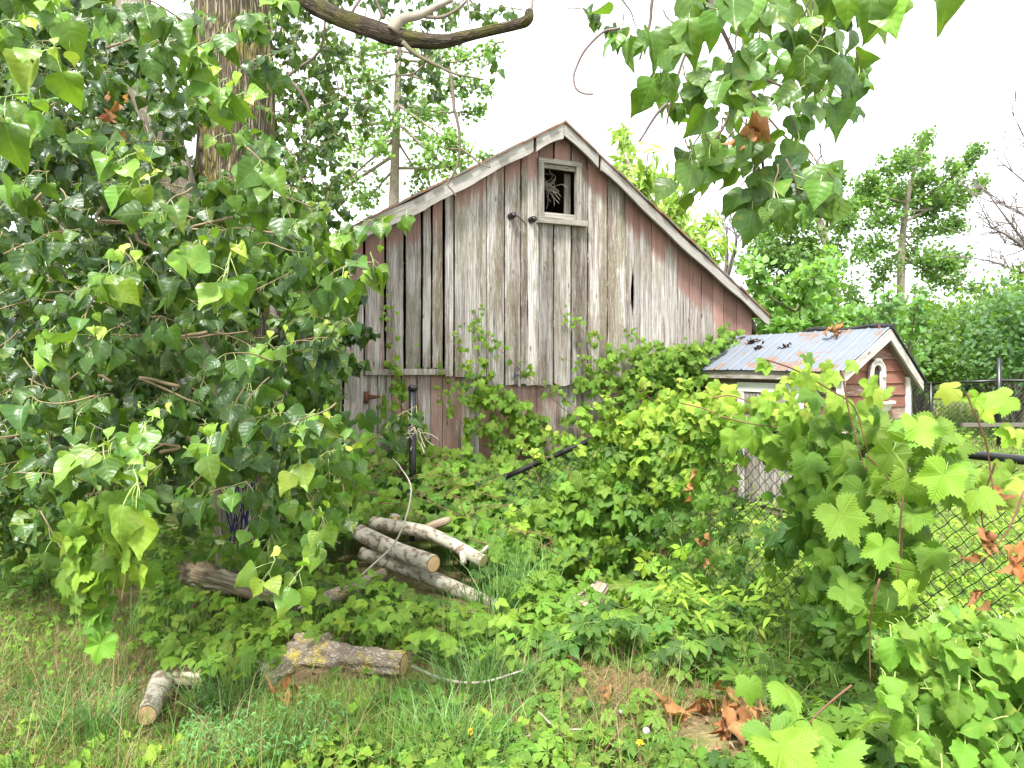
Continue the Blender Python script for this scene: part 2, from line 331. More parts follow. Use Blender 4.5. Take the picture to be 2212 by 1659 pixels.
# ------------------------------------------------------------------ leaf templates
def leaflet(prof, fold=.25, curl=.3, wave=.04, ph=0., pet=None, cols=5, teeth=0.):
    """prof: list of (y, halfwidth); y along, x across, z up"""
    V = []; A = []; L = []; Z = []
    cs = np.linspace(-1, 1, cols)
    for i, (y, w) in enumerate(prof):
        tt = (1 + (teeth if i % 2 else -teeth))
        for c in cs:
            x = c * w * (tt if abs(c) == 1 else 1); z = fold * abs(x) - curl * y * y + wave * math.sin(9 * y + ph + c * 2.5) * abs(c)
            V.append((x, y, z)); A.append((x, y, 0))
    for i in range(len(prof) - 1):
        for j in range(cols - 1):
            a = i * cols + j; L += [a, a + 1, a + cols + 1, a + cols]; Z.append(4)
    if pet:
        b = len(V); pl, pz, w = pet
        for s in (0, .33, .66, 1.):
            y = prof[0][0] - pl * s; z = pz * s * s + .02
            for dx in (-w, w): V.append((dx, y, z)); A.append((dx, y, 1))
        for i in range(3): a = b + i * 2; L += [a, a + 1, a + 3, a + 2]; Z.append(4)
    return (np.array(V, float), np.array(L), np.array(Z), np.array(A, float))
CW = [(0, .06), (-.03, .25), (.08, .42), (.22, .50), (.38, .46), (.54, .35), (.70, .22), (.85, .10), (1.0, .02)]
CW = [(0.0, .22), (.06, .40), (.2, .50), (.36, .47), (.52, .37), (.68, .24), (.83, .11), (1.02, .012)]
T_CW = [leaflet(CW, f, c, w, ph, (.6, -.22, .012), 5, .02) for f, c, w, ph in ((.28, .18, .05, 0), (.1, .35, .06, 2), (-.2, .3, .06, 4), (.45, .1, .04, 1), (.15, -.1, .07, 3), (.8, .5, .08, 2.5), (-.45, .55, .1, 5), (.3, .8, .12, .5))]
FARL = [(0, .12), (.25, .45), (.6, .3), (1., .02)]
T_FAR = [leaflet(FARL, .3, .2, 0, 0, None, 3), leaflet(FARL, -.2, .3, 0, 0, None, 3)]
T_LANCE = [leaflet([(0, .03), (.3, .16), (.65, .12), (1, .01)], .3, .4, 0, 0, None, 3)]
EL = [(0, .012), (.14, .045), (.28, .12), (.42, .20), (.55, .24), (.68, .22), (.8, .14), (.91, .055), (1, .005)]
def compound(angs, lens, fold=.2, curl=.3, pet=(.5, -.2, .012), prof=EL, teeth=.1, tilt=.0, wave=.03, ph=0.):
    V, L, Z, A = [], [], [], []; n = 0
    for k, (a, ln) in enumerate(zip(angs, lens)):
        v, l, z, at = leaflet(prof, fold, curl, wave, ph + k, None, 3, teeth); v = v * ln; v = v.copy(); v[:, 1] += .03
        a = math.radians(a); c, s = math.cos(a), math.sin(a)
        x = v[:, 0] * c + v[:, 1] * s; y = -v[:, 0] * s + v[:, 1] * c; v = np.stack([x, y, v[:, 2] + tilt * (k % 2)], -1)
        V.append(v); L.append(l + n); Z.append(z); A.append(at); n += len(v)
    pl, pz, w = pet; b = []
    for s in (0, .5, 1.):
        for dx in (-w, w): b.append((dx, -pl * s, pz * s * s))
    V.append(np.array(b)); L.append(np.array([0, 1, 3, 2, 2, 3, 5, 4]) + n); Z.append(np.array([4, 4])); A.append(np.array([(0, 0, 1.)] * 6))
    return (np.concatenate(V), np.concatenate(L), np.concatenate(Z), np.concatenate(A))
T_CREEP = [compound((-98, -48, 0, 48, 98), (.72, .92, 1, .92, .72), .25, .28, ph=0), compound((-90, -45, 4, 50, 102), (.65, .9, 1, .95, .7), .05, .45, ph=2, tilt=.04), compound((-105, -52, -3, 44, 92), (.75, .85, 1, .9, .68), .35, .15, ph=4)]
OV = [(0, .02), (.12, .18), (.28, .33), (.45, .36), (.62, .30), (.78, .18), (.9, .08), (1, .01)]
T_TRI = [compound((-72, 0, 72), (.8, 1, .8), .3, .25, prof=OV, ph=1), compound((-65, 3, 80), (.85, 1, .75), .1, .4, prof=OV, ph=3)]
def grape(curl=.2, wob=.06, ph=0., pet=(.5, -.25, .012)):
    cp = [(0, 1.08), (12, .90), (30, .66), (42, .78), (54, .96), (68, .82), (90, .66), (104, .74), (118, .80), (140, .72), (158, .62), (170, .38), (180, .05)]
    fa = np.arange(0, 180.1, 4.5); rr = np.interp(fa, [c[0] for c in cp], [c[1] for c in cp])
    th = np.concatenate([-fa[::-1][:-1], fa]); R = np.concatenate([rr[::-1][:-1], rr]); n = len(th)
    teeth = np.where(np.arange(n) % 2 == 0, 1.05, .92); R = R * teeth; a = np.radians(th); V = [(0, 0, 0)]
    for f in (.5, 1.):
        q = R * f
        for i in range(n):
            x, y = q[i] * math.sin(a[i]), q[i] * math.cos(a[i])
            z = -curl * q[i] ** 2 + wob * math.sin(2 * a[i] + ph) * q[i] + wob * .5 * math.sin(5 * a[i] + ph * 2) * q[i] ** 2 + .35 * wob * abs(x) * (1 if ph < 3 else -1)
            V.append((x, y, z))
    L, Z = [], []
    for i in range(n - 1):
        L += [0, 1 + i + 1, 1 + i]; Z.append(3); L += [1 + i, 1 + i + 1, 1 + n + i + 1, 1 + n + i]; Z.append(4)
    A = [(v[0], v[1], 0) for v in V]; b = len(V); pl, pz, w = pet
    for s in (0, .5, 1.):
        for dx in (-w, w): V.append((dx, -pl * s, pz * s * s - .01)); A.append((0, 0, 1))
    L += [b, b + 1, b + 3, b + 2, b + 2, b + 3, b + 5, b + 4]; Z += [4, 4]
    return (np.array(V, float), np.array(L), np.array(Z), np.array(A, float))
T_GRAPE = [grape(.15, .2, 0), grape(.4, .15, 2), grape(-.1, .25, 4), grape(.6, .1, 1), grape(.2, .3, 2.6)]
BU = [(0, .05), (.06, .24), (.13, .36), (.20, .31), (.28, .44), (.36, .36), (.46, .43), (.54, .32), (.64, .33), (.72, .22), (.80, .21), (.88, .11), (1, .02)]
T_BUSH = [leaflet(BU, f, c, w, ph, (.4, -.1, .02), 5, .03) for f, c, w, ph in ((.2, .25, .1, 0), (-.1, .45, .12, 2), (.35, .1, .12, 4), (.1, -.1, .1, 1))]
DD = [(0, .05), (.15, .3), (.35, .42), (.6, .3), (.8, .22), (1, .02)]
T_DEAD = [leaflet(DD, f, c, w, ph, None, 5, .12) for f, c, w, ph in ((1.3, .5, .2, 0), (-1.1, -.6, .25, 2), (1.8, .9, .2, 4), (.6, -.9, .3, 1))]

def orient(tip, nor, size, jt=.3, jn=.4):
    n = len(size); t = nrm(np.broadcast_to(tip, (n, 3)) + rng.normal(0, jt, (n, 3))); z = np.broadcast_to(nor, (n, 3)) + rng.normal(0, jn, (n, 3))
    z = nrm(z - (z * t).sum(-1, keepdims=True) * t); x = np.cross(t, z)
    return np.stack([x, t, z], -1) * np.asarray(size)[:, None, None]
def pal(n, cols, var=.18, w=None, pos=None, ns=1.5, seed=3):
    cols = np.array(cols, float)
    if pos is not None:
        q = vnoise(pos * ns, seed) * .65 + rng.random(n) * .35; q = np.clip((q - .18) / .64, 0, .999) * (len(cols) - 1)
        i = np.floor(q).astype(int); f = (q - i)[:, None]; c = cols[i] * (1 - f) + cols[np.minimum(i + 1, len(cols) - 1)] * f
    else: c = cols[rng.choice(len(cols), n, p=w)]
    return np.clip(c * (1 + rng.normal(0, var, (n, 1))) * (1 + rng.normal(0, var * .3, (n, 3))), .004, .9)
def scatter(g, T, pos, tip, nor, size, cols, jt=.3, jn=.4, var=.18, w=None, clump=None, hold=False):
    n = len(pos); M = orient(tip, nor, size, jt, jn); C = pal(n, cols, var, w, pos if clump else None, clump or 1)
    k = rng.integers(0, len(T), n)
    if hold: pos = pos + np.einsum('nij,j->ni', M, np.array([0, .6, .22]))
    for i in range(len(T)):
        s = k == i; g.inst(T[i], M[s], pos[s], C[s])
def rs(a, b, n): return rng.uniform(a, b, n)
def blades(g, base, length, width, lean, col, az=None, seg=4, droop=1.):
    n = len(base); az = rs(0, 2 * np.pi, n) if az is None else az; dx = np.stack([np.cos(az), np.sin(az), 0 * az], -1); sx = np.stack([-np.sin(az), np.cos(az), 0 * az], -1)
    fa = rs(0, np.pi, n)[:, None]; sx = sx * np.cos(fa) + dx * np.sin(fa) * .6
    S = np.linspace(0, 1, seg + 1); V = np.zeros((n, seg + 1, 2, 3)); A = np.zeros((n, seg + 1, 2, 3))
    for i, s in enumerate(S):
        h = length * (s - droop * lean * .5 * s * s); o = length * lean * (s ** 1.8)
        c = base + dx * o[:, None] + np.array([0, 0, 1.]) * h[:, None]; w = width * (1 - s ** 1.6) + .0004
        V[:, i, 0] = c - sx * w[:, None] * .5; V[:, i, 1] = c + sx * w[:, None] * .5
    l = []
    for i in range(seg): a = i * 2; l += [a, a + 1, a + 3, a + 2]
    K = (seg + 1) * 2; L = (np.array(l)[None] + (np.arange(n) * K)[:, None]).ravel()
    g.add(V.reshape(-1, 3), L, np.full(n * seg, 4), None, np.repeat(col, K, 0))

# palettes (albedo)
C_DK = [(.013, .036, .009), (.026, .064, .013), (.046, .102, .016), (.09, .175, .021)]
C_MD = [(.058, .125, .018), (.10, .19, .024), (.145, .25, .030)]
C_BR = [(.145, .245, .028), (.20, .31, .034), (.26, .37, .045)]
C_YO = [(.25, .37, .045), (.33, .43, .06), (.19, .33, .04)]
C_CR = [(.034, .088, .018), (.075, .155, .022), (.13, .23, .028)]
DOWN = np.array([0, -.15, -1.]); FRONT = np.array([0, -.85, .55])

# ------------------------------------------------------------------ ground
g = Geo(); tx = np.linspace(-1, 1, 241); xs = 7 * tx + 300 * tx ** 7; ty = np.linspace(0, 1, 201); ys = .2 + 14 * ty + 420 * ty ** 8 - 6 * (1 - ty) ** 6
X, Y = np.meshgrid(xs, ys); Zz = hgt(X, Y) + np.where(Y < 14, .03 * (vnoise(np.stack([X * 3, Y * 3, 0 * X], -1)) - .5), 0)
i, j = np.meshgrid(np.arange(200), np.arange(240), indexing='ij'); q = np.stack([i * 241 + j, i * 241 + j + 1, (i + 1) * 241 + j + 1, (i + 1) * 241 + j], -1)
g.add(np.stack([X, Y, Zz], -1), q.ravel(), np.full(200 * 240, 4)); tag(g.build('ground', M_GROUND), 'straw and soil ground with thin grass around the barn', 'ground', kind='structure')

# ------------------------------------------------------------------ barn
BL = np.array([-2.21, 6.5]); BR = np.array([3.276, 9.0]); BW = np.linalg.norm(BR - BL); BD = (BR - BL) / BW; BN = np.array([BD[1], -BD[0]])
def B3(u, off, z): return np.array([BL[0] + BD[0] * u + BN[0] * off, BL[1] + BD[1] * u + BN[1] * off, z])
def BU_(px, py, off=0.):
    s = (px - CX) / F; lx, ly = BL[0] + BN[0] * off, BL[1] + BN[1] * off
    u = (s * ly - lx) / (BD[0] - s * BD[1]); return u, EYE + (HY - py) / F * (ly + BD[1] * u)
barn = thing('barn', 'old weathered board barn with steep gable, faded red and grey, overgrown at its foot', 'barn', B3(3.0, 0, 0))
AP = BU_(1220, 262, .16); EL_ = BU_(590, 572, .16); ER_ = BU_(1662, 681, .16)
def rooftop(u):
    return EL_[1] + (AP[1] - EL_[1]) * (u - EL_[0]) / (AP[0] - EL_[0]) if u < AP[0] else AP[1] + (ER_[1] - AP[1]) * (u - AP[0]) / (ER_[0] - AP[0])
UL = BU_(604, 700)[0]; UR = BU_(1624, 700)[0]
def board(g, u0, u1, z0, z1a, z1b, off=0., th=.022, paint=0., stain=.3, tone=.5, gap=.006, edge=None, rag=.0):
    n = 22; r = rng.random(); t = np.linspace(0, 1, n); V = []; A = []; C = []
    ja = (vnoise(np.stack([t * 7 + r * 50, 0 * t, 0 * t], -1), 5) - .5) * .008; jb = (vnoise(np.stack([t * 7 + r * 90, 0 * t + 3, 0 * t], -1), 6) - .5) * .008
    bow = rng.normal(0, .004); rp_ = rng.random()
    rb = rng.uniform(-rag, rag, 4)
    for i in range(n):
        a = u0 + gap + ja[i]; b = u1 - gap + jb[i]
        za = z0 + (z1a - z0) * t[i]; zb = z0 + (z1b - z0) * t[i]
        if edge: a, b = edge(a, b, za)
        if i == 0: zs = np.array([za + rb[0], za + rb[1], za + rb[2], za + rb[3]])
        else: zs = np.array([za, za * .67 + zb * .33, za * .33 + zb * .67, zb])
        for k, f in enumerate((0, .33, .67, 1)):
            u = a + (b - a) * f; d = off + bow * math.sin(3 * t[i]) + (.004 * r if k in (1, 2) else 0)
            V.append(B3(u, d, zs[k])); V.append(B3(u, d - th, zs[k]))
            for _ in (0, 1):
                A.append((u, zs[k], r)); top = max(0, 1 - (rooftop(u) - zs[k] - .1) / .55)
                C.append((min(1, paint + (.25 + .5 * rp_) * top), stain, tone))
    L = []; Z = []
    for i in range(n - 1):
        for k in range(3):
            a = i * 8 + k * 2; L += [a, a + 2, a + 10, a + 8]; L += [a + 1, a + 9, a + 11, a + 3]; Z += [4, 4]
        a = i * 8; L += [a, a + 8, a + 9, a + 1]; a = i * 8 + 6; L += [a, a + 1, a + 9, a + 8]; Z += [4, 4]
    for k in range(3): a = k * 2; L += [a, a + 1, a + 3, a + 2]; Z.append(4)
    g.add(np.array(V), L, Z, np.array(A), np.array(C))
cuts = [604, 632, 664, 700, 741, 787, 832, 874, 912, 932, 959, 982, 1051, 1089, 1126, 1139.5, 1163, 1196, 1234, 1269, 1312, 1352, 1367.5, 1382, 1407, 1436, 1464, 1489, 1515, 1540, 1563, 1591, 1624]
wide = {832: .010, 874: .016, 959: .018, 1126: .014, 1269: .009, 741: .009, 1163: .008, 912: .009, 1234: .01, 787: .01}
WU0, WZ0 = BU_(1166, 470); WU1, WZ1 = BU_(1247, 363)
g = Geo(); glow = Geo()
for a, b in zip(cuts[:-1], cuts[1:]):
    ua, ub = BU_(a, 700)[0], BU_(b, 700)[0]; mid = (a + b) / 2
    if mid < 787: zb = .05
    elif mid < 959: zb = BU_(mid, 797 + random.uniform(-3, 4))[1]
    elif mid < 1051: zb = BU_(mid, 812 + random.uniform(-4, 6))[1]
    else: zb = BU_(mid, 832 + random.uniform(-2, 2))[1]
    paint = .36 if mid < 787 else .26 if mid < 832 else .10
    if mid > 1380: paint = .10 + .34 * (mid - 1380) / 240
    if random.random() < .3: paint += .12
    if 870 < mid < 960: paint += .12
    stain = random.uniform(.35, .95) if 870 < mid < 1360 else random.uniform(.1, .5); tone = random.uniform(.2, .95)
    gp = .0035 + (wide.get(a, 0) + 0) * .5
    gg = .005 + max(wide.get(a, 0), wide.get(b, 0)) * .62
    if 1126 in (a,) or 1352 in (a,): gg = .003
    def edge(x, y, z, a=a, b=b):
        if b == 1367.5 or a == 1367.5:
            zc, zh = BU_(1367, 628)[1], .32
            w = max(0, 1 - abs((z - zc) / zh)) ** .8 * .036
            if b == 1367.5: y -= w
            else: x += w * .6
        if b == 1139.5 or a == 1139.5:
            zc = BU_(1140, 672)[1]; w = max(0, 1 - abs((z - zc) / .1)) * .03
            if b == 1139.5: y -= w * .4
            else: x += w
        return x, y
    if a == 1139.5 or b == 1139.5 or a == 1367.5 or b == 1367.5: gg = .0005
    off = random.uniform(0, .008)
    def put(z0, za, zb_, rag=.02): board(g, ua, ub, z0, za, zb_, off=off, paint=paint, stain=stain, tone=tone, gap=gg, edge=edge, rag=rag)
    if ub > WU0 + .02 and ua < WU1 - .02:
        c0, c1 = max(ua, WU0), min(ub, WU1)
        put(zb, WZ0 + .01, WZ0 + .01)
        board(g, ua, ub, WZ1 - .01, rooftop(ua) - .05, rooftop(ub) - .05, off=off, paint=paint + .1, stain=.2, tone=tone, gap=gg, rag=0)
        if ua < WU0 - .02: board(g, ua, WU0, WZ0, WZ1 - .01, WZ1 - .01, off=off, paint=paint, tone=tone, gap=.001)
        if ub > WU1 + .02: board(g, WU1, ub, WZ0, WZ1 - .01, WZ1 - .01, off=off, paint=paint, tone=tone, gap=.001)
    else:
        put(zb, rooftop(ua) - .05, rooftop(ub) - .05)
g.build('upper_wall', M_WOOD, barn, False)
g = Geo(); lo = [787, 818, 850, 870, 905, 935, 960, 1000, 1040, 1085, 1126, 1165, 1215, 1265, 1310, 1355, 1400, 1450, 1500, 1550, 1624]
for a, b in zip(lo[:-1], lo[1:]):
    ua, ub = BU_(a, 700)[0], BU_(b, 700)[0]; zt = BU_((a + b) / 2, 799 if a < 940 else 800)[1]
    board(g, ua, ub, .02, zt, zt, off=-.06, paint=random.uniform(.33, .54), stain=.45, tone=random.uniform(.5, 1), gap=.003 if a != 870 else .006)
g.build('lower_wall', M_WOOD, barn, False)
g = Geo(); u0, z0 = BU_(786, 808); u1, z1 = BU_(962, 800)
board(g, u0, u1, z0 - .01, z0 + .05, z0 + .05, off=.012, th=.05, paint=.1, tone=.5); g.build('ledger_beam', M_TRIM, barn, False)
# window frame, sill
wf = Geo(); 
def trim(g, ua, ub, za, zb, off, th, al='z', paint=.4, tone=.7):
    r = random.random(); p = [B3(ua, off - th, za), B3(ub, off - th, za), B3(ub, off, za), B3(ua, off, za), B3(ua, off - th, zb), B3(ub, off - th, zb), B3(ub, off, zb), B3(ua, off, zb)]
    A = [((q_[0] if al == 'z' else q_[1]) + (1 if q_[2] else 0) * .04, (q_[1] if al == 'z' else q_[0]), r) for q_ in [(ua, za, 0), (ub, za, 0), (ub, za, 1), (ua, za, 1), (ua, zb, 0), (ub, zb, 0), (ub, zb, 1), (ua, zb, 1)]]
    g.hexa(p, A, (paint, .3, tone))
trim(wf, WU0 - .035, WU0 + .03, WZ0, WZ1 + .0, .045, .05, paint=.2, tone=.4); trim(wf, WU1 - .035, WU1 + .03, WZ0, WZ1, .045, .05, paint=.2, tone=.45)
trim(wf, WU0 - .035, WU1 + .03, WZ1 + .001, WZ1 + .05, .048, .05, 'x', .2, .4)
trim(wf, WU0 + .032, WU1 - .037, WZ1 - .05, WZ1 - .002, .02, .03, 'x', .2, .4)
trim(wf, WU0 + .032, WU1 - .037, WZ0 + .0, WZ0 + .06, .03, .03, 'x', .2, .5)
trim(wf, WU1 - .11, WU1 - .037, WZ0 + .062, WZ1 - .052, -.09, .02, 'z', .1, .2)
wfo = wf.build('window_frame', M_TRIM, barn, False)
g = Geo(); trim(g, WU0 - .05, WU1 + .09, WZ0 - .065, WZ0 - .003, .075, .10, 'x', .25, .5); s_ = g.build('sill', M_TRIM, wfo, False); s_.location = (0, 0, 0)
# rake boards
def rake(name, pa, pb, dep, th=.03, off=.16, gaps=(), tone=.7):
    g = Geo(); (ua, za), (ub, zb) = pa, pb; n = 40; t0 = 0
    segs = []; prev = 0.
    for q in gaps: segs.append((prev, q - .006)); prev = q + .006
    segs.append((prev, 1.))
    for a, b in segs:
        m = max(2, int(n * (b - a))); ts = np.linspace(a, b, m + 1); V = []; A = []; r = random.random()
        for t in ts:
            u = ua + (ub - ua) * t; z = za + (zb - za) * t + .016 * math.sin(t * 9) + .006 * math.sin(t * 31); jg = random.uniform(-.004, .004)
            d = dep + (random.uniform(-.02, .02) if t in (a, b) else jg)
            for dz, o in ((0, off), (-d, off + jg), (-d, off - th), (0, off - th)):
                V.append(B3(u, o, z + dz)); A.append((z * 0 + dz + o, t * 3.5 + (dz if t in (a, b) else 0), r))
        L = []; Z = []
        for i in range(m):
            for k in range(4): L += [i * 4 + k, i * 4 + (k + 1) % 4, i * 4 + 4 + (k + 1) % 4, i * 4 + 4 + k]; Z.append(4)
        L += [3, 2, 1, 0, m * 4, m * 4 + 1, m * 4 + 2, m * 4 + 3]; Z += [4, 4]; g.add(np.array(V), L, Z, np.array(A), (.5, .35, tone))
    return g.build(name, M_TRIM, barn, False)
AB = BU_(1218, 262, .16)
rake('rake_board', (AB[0] - .003, AB[1] - .02), (EL_[0], EL_[1] - .02), .155, gaps=(.115,), tone=.42)
rake('rake_board', (AB[0] + .003, AB[1] - .02), (ER_[0], ER_[1] - .02), .125, gaps=(.155,), tone=.3)
# roof slopes (thick sheets) with overhang, side and back walls
g = Geo()
for (u0, z0), (u1, z1), ue in ((AP, EL_, -1), (AP, ER_, 1)):
    n = 30
    for k in range(n):
        ta, tb = k / n, (k + 1) / n; lift = .004 * random.random()
        ua, ub = u0 + (u1 - u0) * ta, u0 + (u1 - u0) * tb; za, zb = z0 + (z1 - z0) * ta, z0 + (z1 - z0) * tb
        w0 = random.uniform(.17, .2); o = [B3(ua, w0, za - .02 + lift), B3(ub, w0, zb - .02 + lift), B3(ub, -8.2, zb - .02), B3(ua, -8.2, za - .02)]
        g.hexa(o + [p + np.array([0, 0, .022 + lift]) for p in o])
g.build('roof', M_DARKROOF, barn, False)
g = Geo()
for px in (1650, 1600):
    pass
u0, z0 = UR, ER_[1]
for U_, sg in ((UR, 1), (UL, -1)):
    for q_ in np.arange(-8, -.2, .22):
        w_ = min(.215, -.03 - q_); a_, b_ = (U_ - .02, U_) if sg > 0 else (U_, U_ + .02); zt_ = rooftop(U_) - .06; r_ = random.random()
        p_ = [B3(u_, o_, z_) for z_ in (0, zt_) for u_, o_ in ((a_, q_), (b_, q_), (b_, q_ + w_), (a_, q_ + w_))]
        g.hexa(p_, [(o_, z_, r_) for z_ in (0, zt_) for o_ in (q_, q_, q_ + w_, q_ + w_)], (.3, .4, .5))
g.add([B3(UL, -8, 0), B3(UR, -8, 0), B3(UR, -8, rooftop(UR) - .03), B3(AP[0], -8, AP[1] - .03), B3(UL, -8, rooftop(UL) - .03)], [0, 1, 2, 3, 4], [5], (0, 0, .2), (.5, .3, .3))
g.build('side_wall', M_WOOD, barn, False)
g = Each()
for k in range(3):
    o0 = -.03 - k * .9; q_ = Geo(); q_.box(B3(UR + .005, o0, rooftop(UR) - .20), B3(ER_[0] - .03, o0, 0) - B3(UR + .005, o0, 0) + np.array([0, 0, -.12]), B3(0, -.12, 0) - B3(0, 0, 0), (0, 0, .11), (0, 0, .4), (.3, .4, .3)); g.g.append(q_)
g.build('rafter_tail', M_SOFFIT, barn, False)
# iron hinge, insulators
g = Geo(); u, z = BU_(789, 858); g.box(B3(u - .02, 0.006, z - .06), BD.tolist() + [0], None or (BN * .008).tolist() + [0], (0, 0, .12)) if False else None
bd3 = np.array([BD[0], BD[1], 0]); bn3 = np.array([BN[0], BN[1], 0])
o = B3(u, -.028, z); g.box(o + np.array([0, 0, -.065]), bd3 * .035, bn3 * .01, (0, 0, .12))
g.hexa([o + bd3 * .037 + np.array([0, 0, -.025]), o + bd3 * .15 + np.array([0, 0, -.008]), o + bd3 * .15 + bn3 * .008 + np.array([0, 0, -.008]), o + bd3 * .037 + bn3 * .008 + np.array([0, 0, -.025]),
        o + bd3 * .037 + np.array([0, 0, .025]), o + bd3 * .15 + np.array([0, 0, .012]), o + bd3 * .15 + bn3 * .008 + np.array([0, 0, .012]), o + bd3 * .037 + bn3 * .008 + np.array([0, 0, .025])])
for k in range(4): g.tube([o + bd3 * .036 + np.array([0, 0, -.05 + k * .03]) + bn3 * .012, o + bd3 * .036 + np.array([0, 0, -.03 + k * .03]) + bn3 * .012], .008, 8)
g.build('hinge', M_RUST, barn)
for px, py in ((1102, 468), (1146, 476)):
    u, z = BU_(px, py); g = Geo(); o = B3(u, .0, z); pts = [o + bn3 * q for q in (0, .015, .03, .05, .055, .075, .08, .1, .105)]
    g.tube(pts, [.034, .036, .03, .022, .034, .034, .02, .026, .006], 14); io = g.build('insulator', M_CERAM, barn)
g = Geo(); u, z = BU_(1105, 468); a = B3(u, .09, z); u2, z2 = BU_(1128, 484); b = B3(u2, .06, z2)
g.tube(smoothcurve([a, (a + b) / 2 + np.array([0, 0, .01]), b, b + np.array([.02, 0, -.03])], 5), .006, 6); g.build('wire', M_CERAM, barn)
g = Geo()   # ring and blue cord on the boards
u, z = BU_(1115, 802); c = B3(u, .02, z); th = np.linspace(0, 5.6, 16); g.tube([c + bd3 * .035 * math.cos(t) + np.array([0, 0, .05 * math.sin(t)]) for t in th], .003, 5)
c2 = c + np.array([0, -.02, -.06]); g.tube([c2 + bd3 * .05 * math.cos(t) + np.array([0, 0, .025 * math.sin(1.7 * t)]) for t in np.linspace(0, 7, 20)], .003, 5)
g.tube(smoothcurve([c2, c2 + np.array([0, 0, -.2]), c2 + np.array([-.01, -.02, -.42])], 5), .002, 5); tag(g.build('cord', M_BLUE), 'thin blue cord hanging from an iron ring on the barn boards', 'cord')
# hay stems hanging out of the window
g = Geo(); u, z = BU_(1185, 400)
for k in range(26):
    a = B3(u + random.uniform(-.05, .05), -.08, z + random.uniform(0, .08)); p = [a]; d = np.array([random.uniform(-.3, 1.), -.25, random.uniform(-1, .4)])
    for q in range(5): d = d + rng.normal(0, .35, 3) + np.array([0, 0, -.12]); p.append(p[-1] + nrm(d) * random.uniform(.03, .07) * np.array([1, .4, 1]))
    g.tube(smoothcurve(p, 3), .0022, 4, c=(.33, .28, .22))
tag(g.build('dry_stems', M_STEM), 'bundle of dry grey stems hanging in the open gable window', 'dry stems')

# ------------------------------------------------------------------ coop (small shed against the barn)
SR = np.array([.415, -.91]) / np.linalg.norm([.415, -.91]); SC = np.array([-SR[1], SR[0]])   # ridge direction toward camera, across to the right
A0 = np.array([3.60, 6.76])
def S3(s, c, z):     # s along the ridge measured back from the front gable (0 = gable, 2.3 = barn), c across (+ right)
    return np.array([A0[0] - SR[0] * s + SC[0] * c, A0[1] - SR[1] * s + SC[1] * c, z])
sr3 = np.array([-SR[0], -SR[1], 0]); sc3 = np.array([SC[0], SC[1], 0])
shed = thing('coop', 'low red wooden coop with rippled sheet metal roof and white trim', 'shed', S3(1, 0, 0))
CL, CR = -.60, .46; ZA, ZL, ZR = 1.93, 1.535, 1.43
def zl(c): return ZA + (ZL - ZA) * (c / CL) if c < 0 else ZA + (ZR - ZA) * (c / CR)
LEN = 2.2
g = Geo(); prof = []; s = -.0
while s < LEN:      # ribbed profile
    for ds, h in ((0, 0), (.012, .010), (.026, .010), (.038, 0), (.09, 0), (.095, .003), (.10, 0), (.145, 0), (.15, .003), (.155, 0), (.21, 0)): prof.append((s + ds, h))
    s += .215
prof = np.array(prof); m = 10; V = []; A = []
for s, h in prof:
    for k in range(m + 1):
        c = .0 + (CL - .03) * k / m; V.append(S3(s - .0, c, zl(c) + .035 + h + .004 * math.sin(s * 3 + k))); A.append((s, c * 1.2, 0))
q = []; 
for i in range(len(prof) - 1):
    for k in range(m): a = i * (m + 1) + k; q += [a, a + 1, a + m + 2, a + m + 1]
cc = np.array([(.95 if (abs(a[1]) > .5 and 0.1 < a[0] < 1.1) else .2, 0, 0) for a in A])
g.add(np.array(V), q, [4] * ((len(prof) - 1) * m), A, cc); g.build('metal_roof', M_ROOF, shed, True)
g = Geo(); o = [S3(-.03, .0, ZA + .045), S3(LEN, .0, ZA + .03), S3(LEN, CR + .03, ZR + .02), S3(-.03, CR + .03, ZR + .02)]; g.hexa([p + np.array([0, 0, -.015]) for p in o] + o)
pts = [S3(s, .01, ZA + .05 + .012 * math.sin(s * 9)) for s in np.linspace(-.03, 1.0, 14)]; g.tube(pts, .022, 6, .3)
g.build('roofing_felt', M_TAR, shed, False)
def sbar(g, pts8, al, paint, tone=.8, stain=.2):
    p = np.array(pts8); a = nrm(np.asarray(al, float)); w = nrm(np.cross(a, (0.3, .5, .8))); r = random.random()
    g.hexa(p, np.stack([p @ w, p @ a, np.full(8, r)], -1), (paint, stain, tone))
def sbox(g, s0, s1, c0, c1, z0, z1, al='z', paint=.7, tone=.8, stain=.2):
    p = [S3(s, c, z) for z in (z0, z1) for s, c in ((s0, c0), (s0, c1), (s1, c1), (s1, c0))]
    sbar(g, p, {'z': (0, 0, 1), 's': sr3, 'c': sc3}[al], paint, tone, stain)
GW = .10; WLc, WRc = -.52, .34      # gable wall set back from roof edge, wall corners
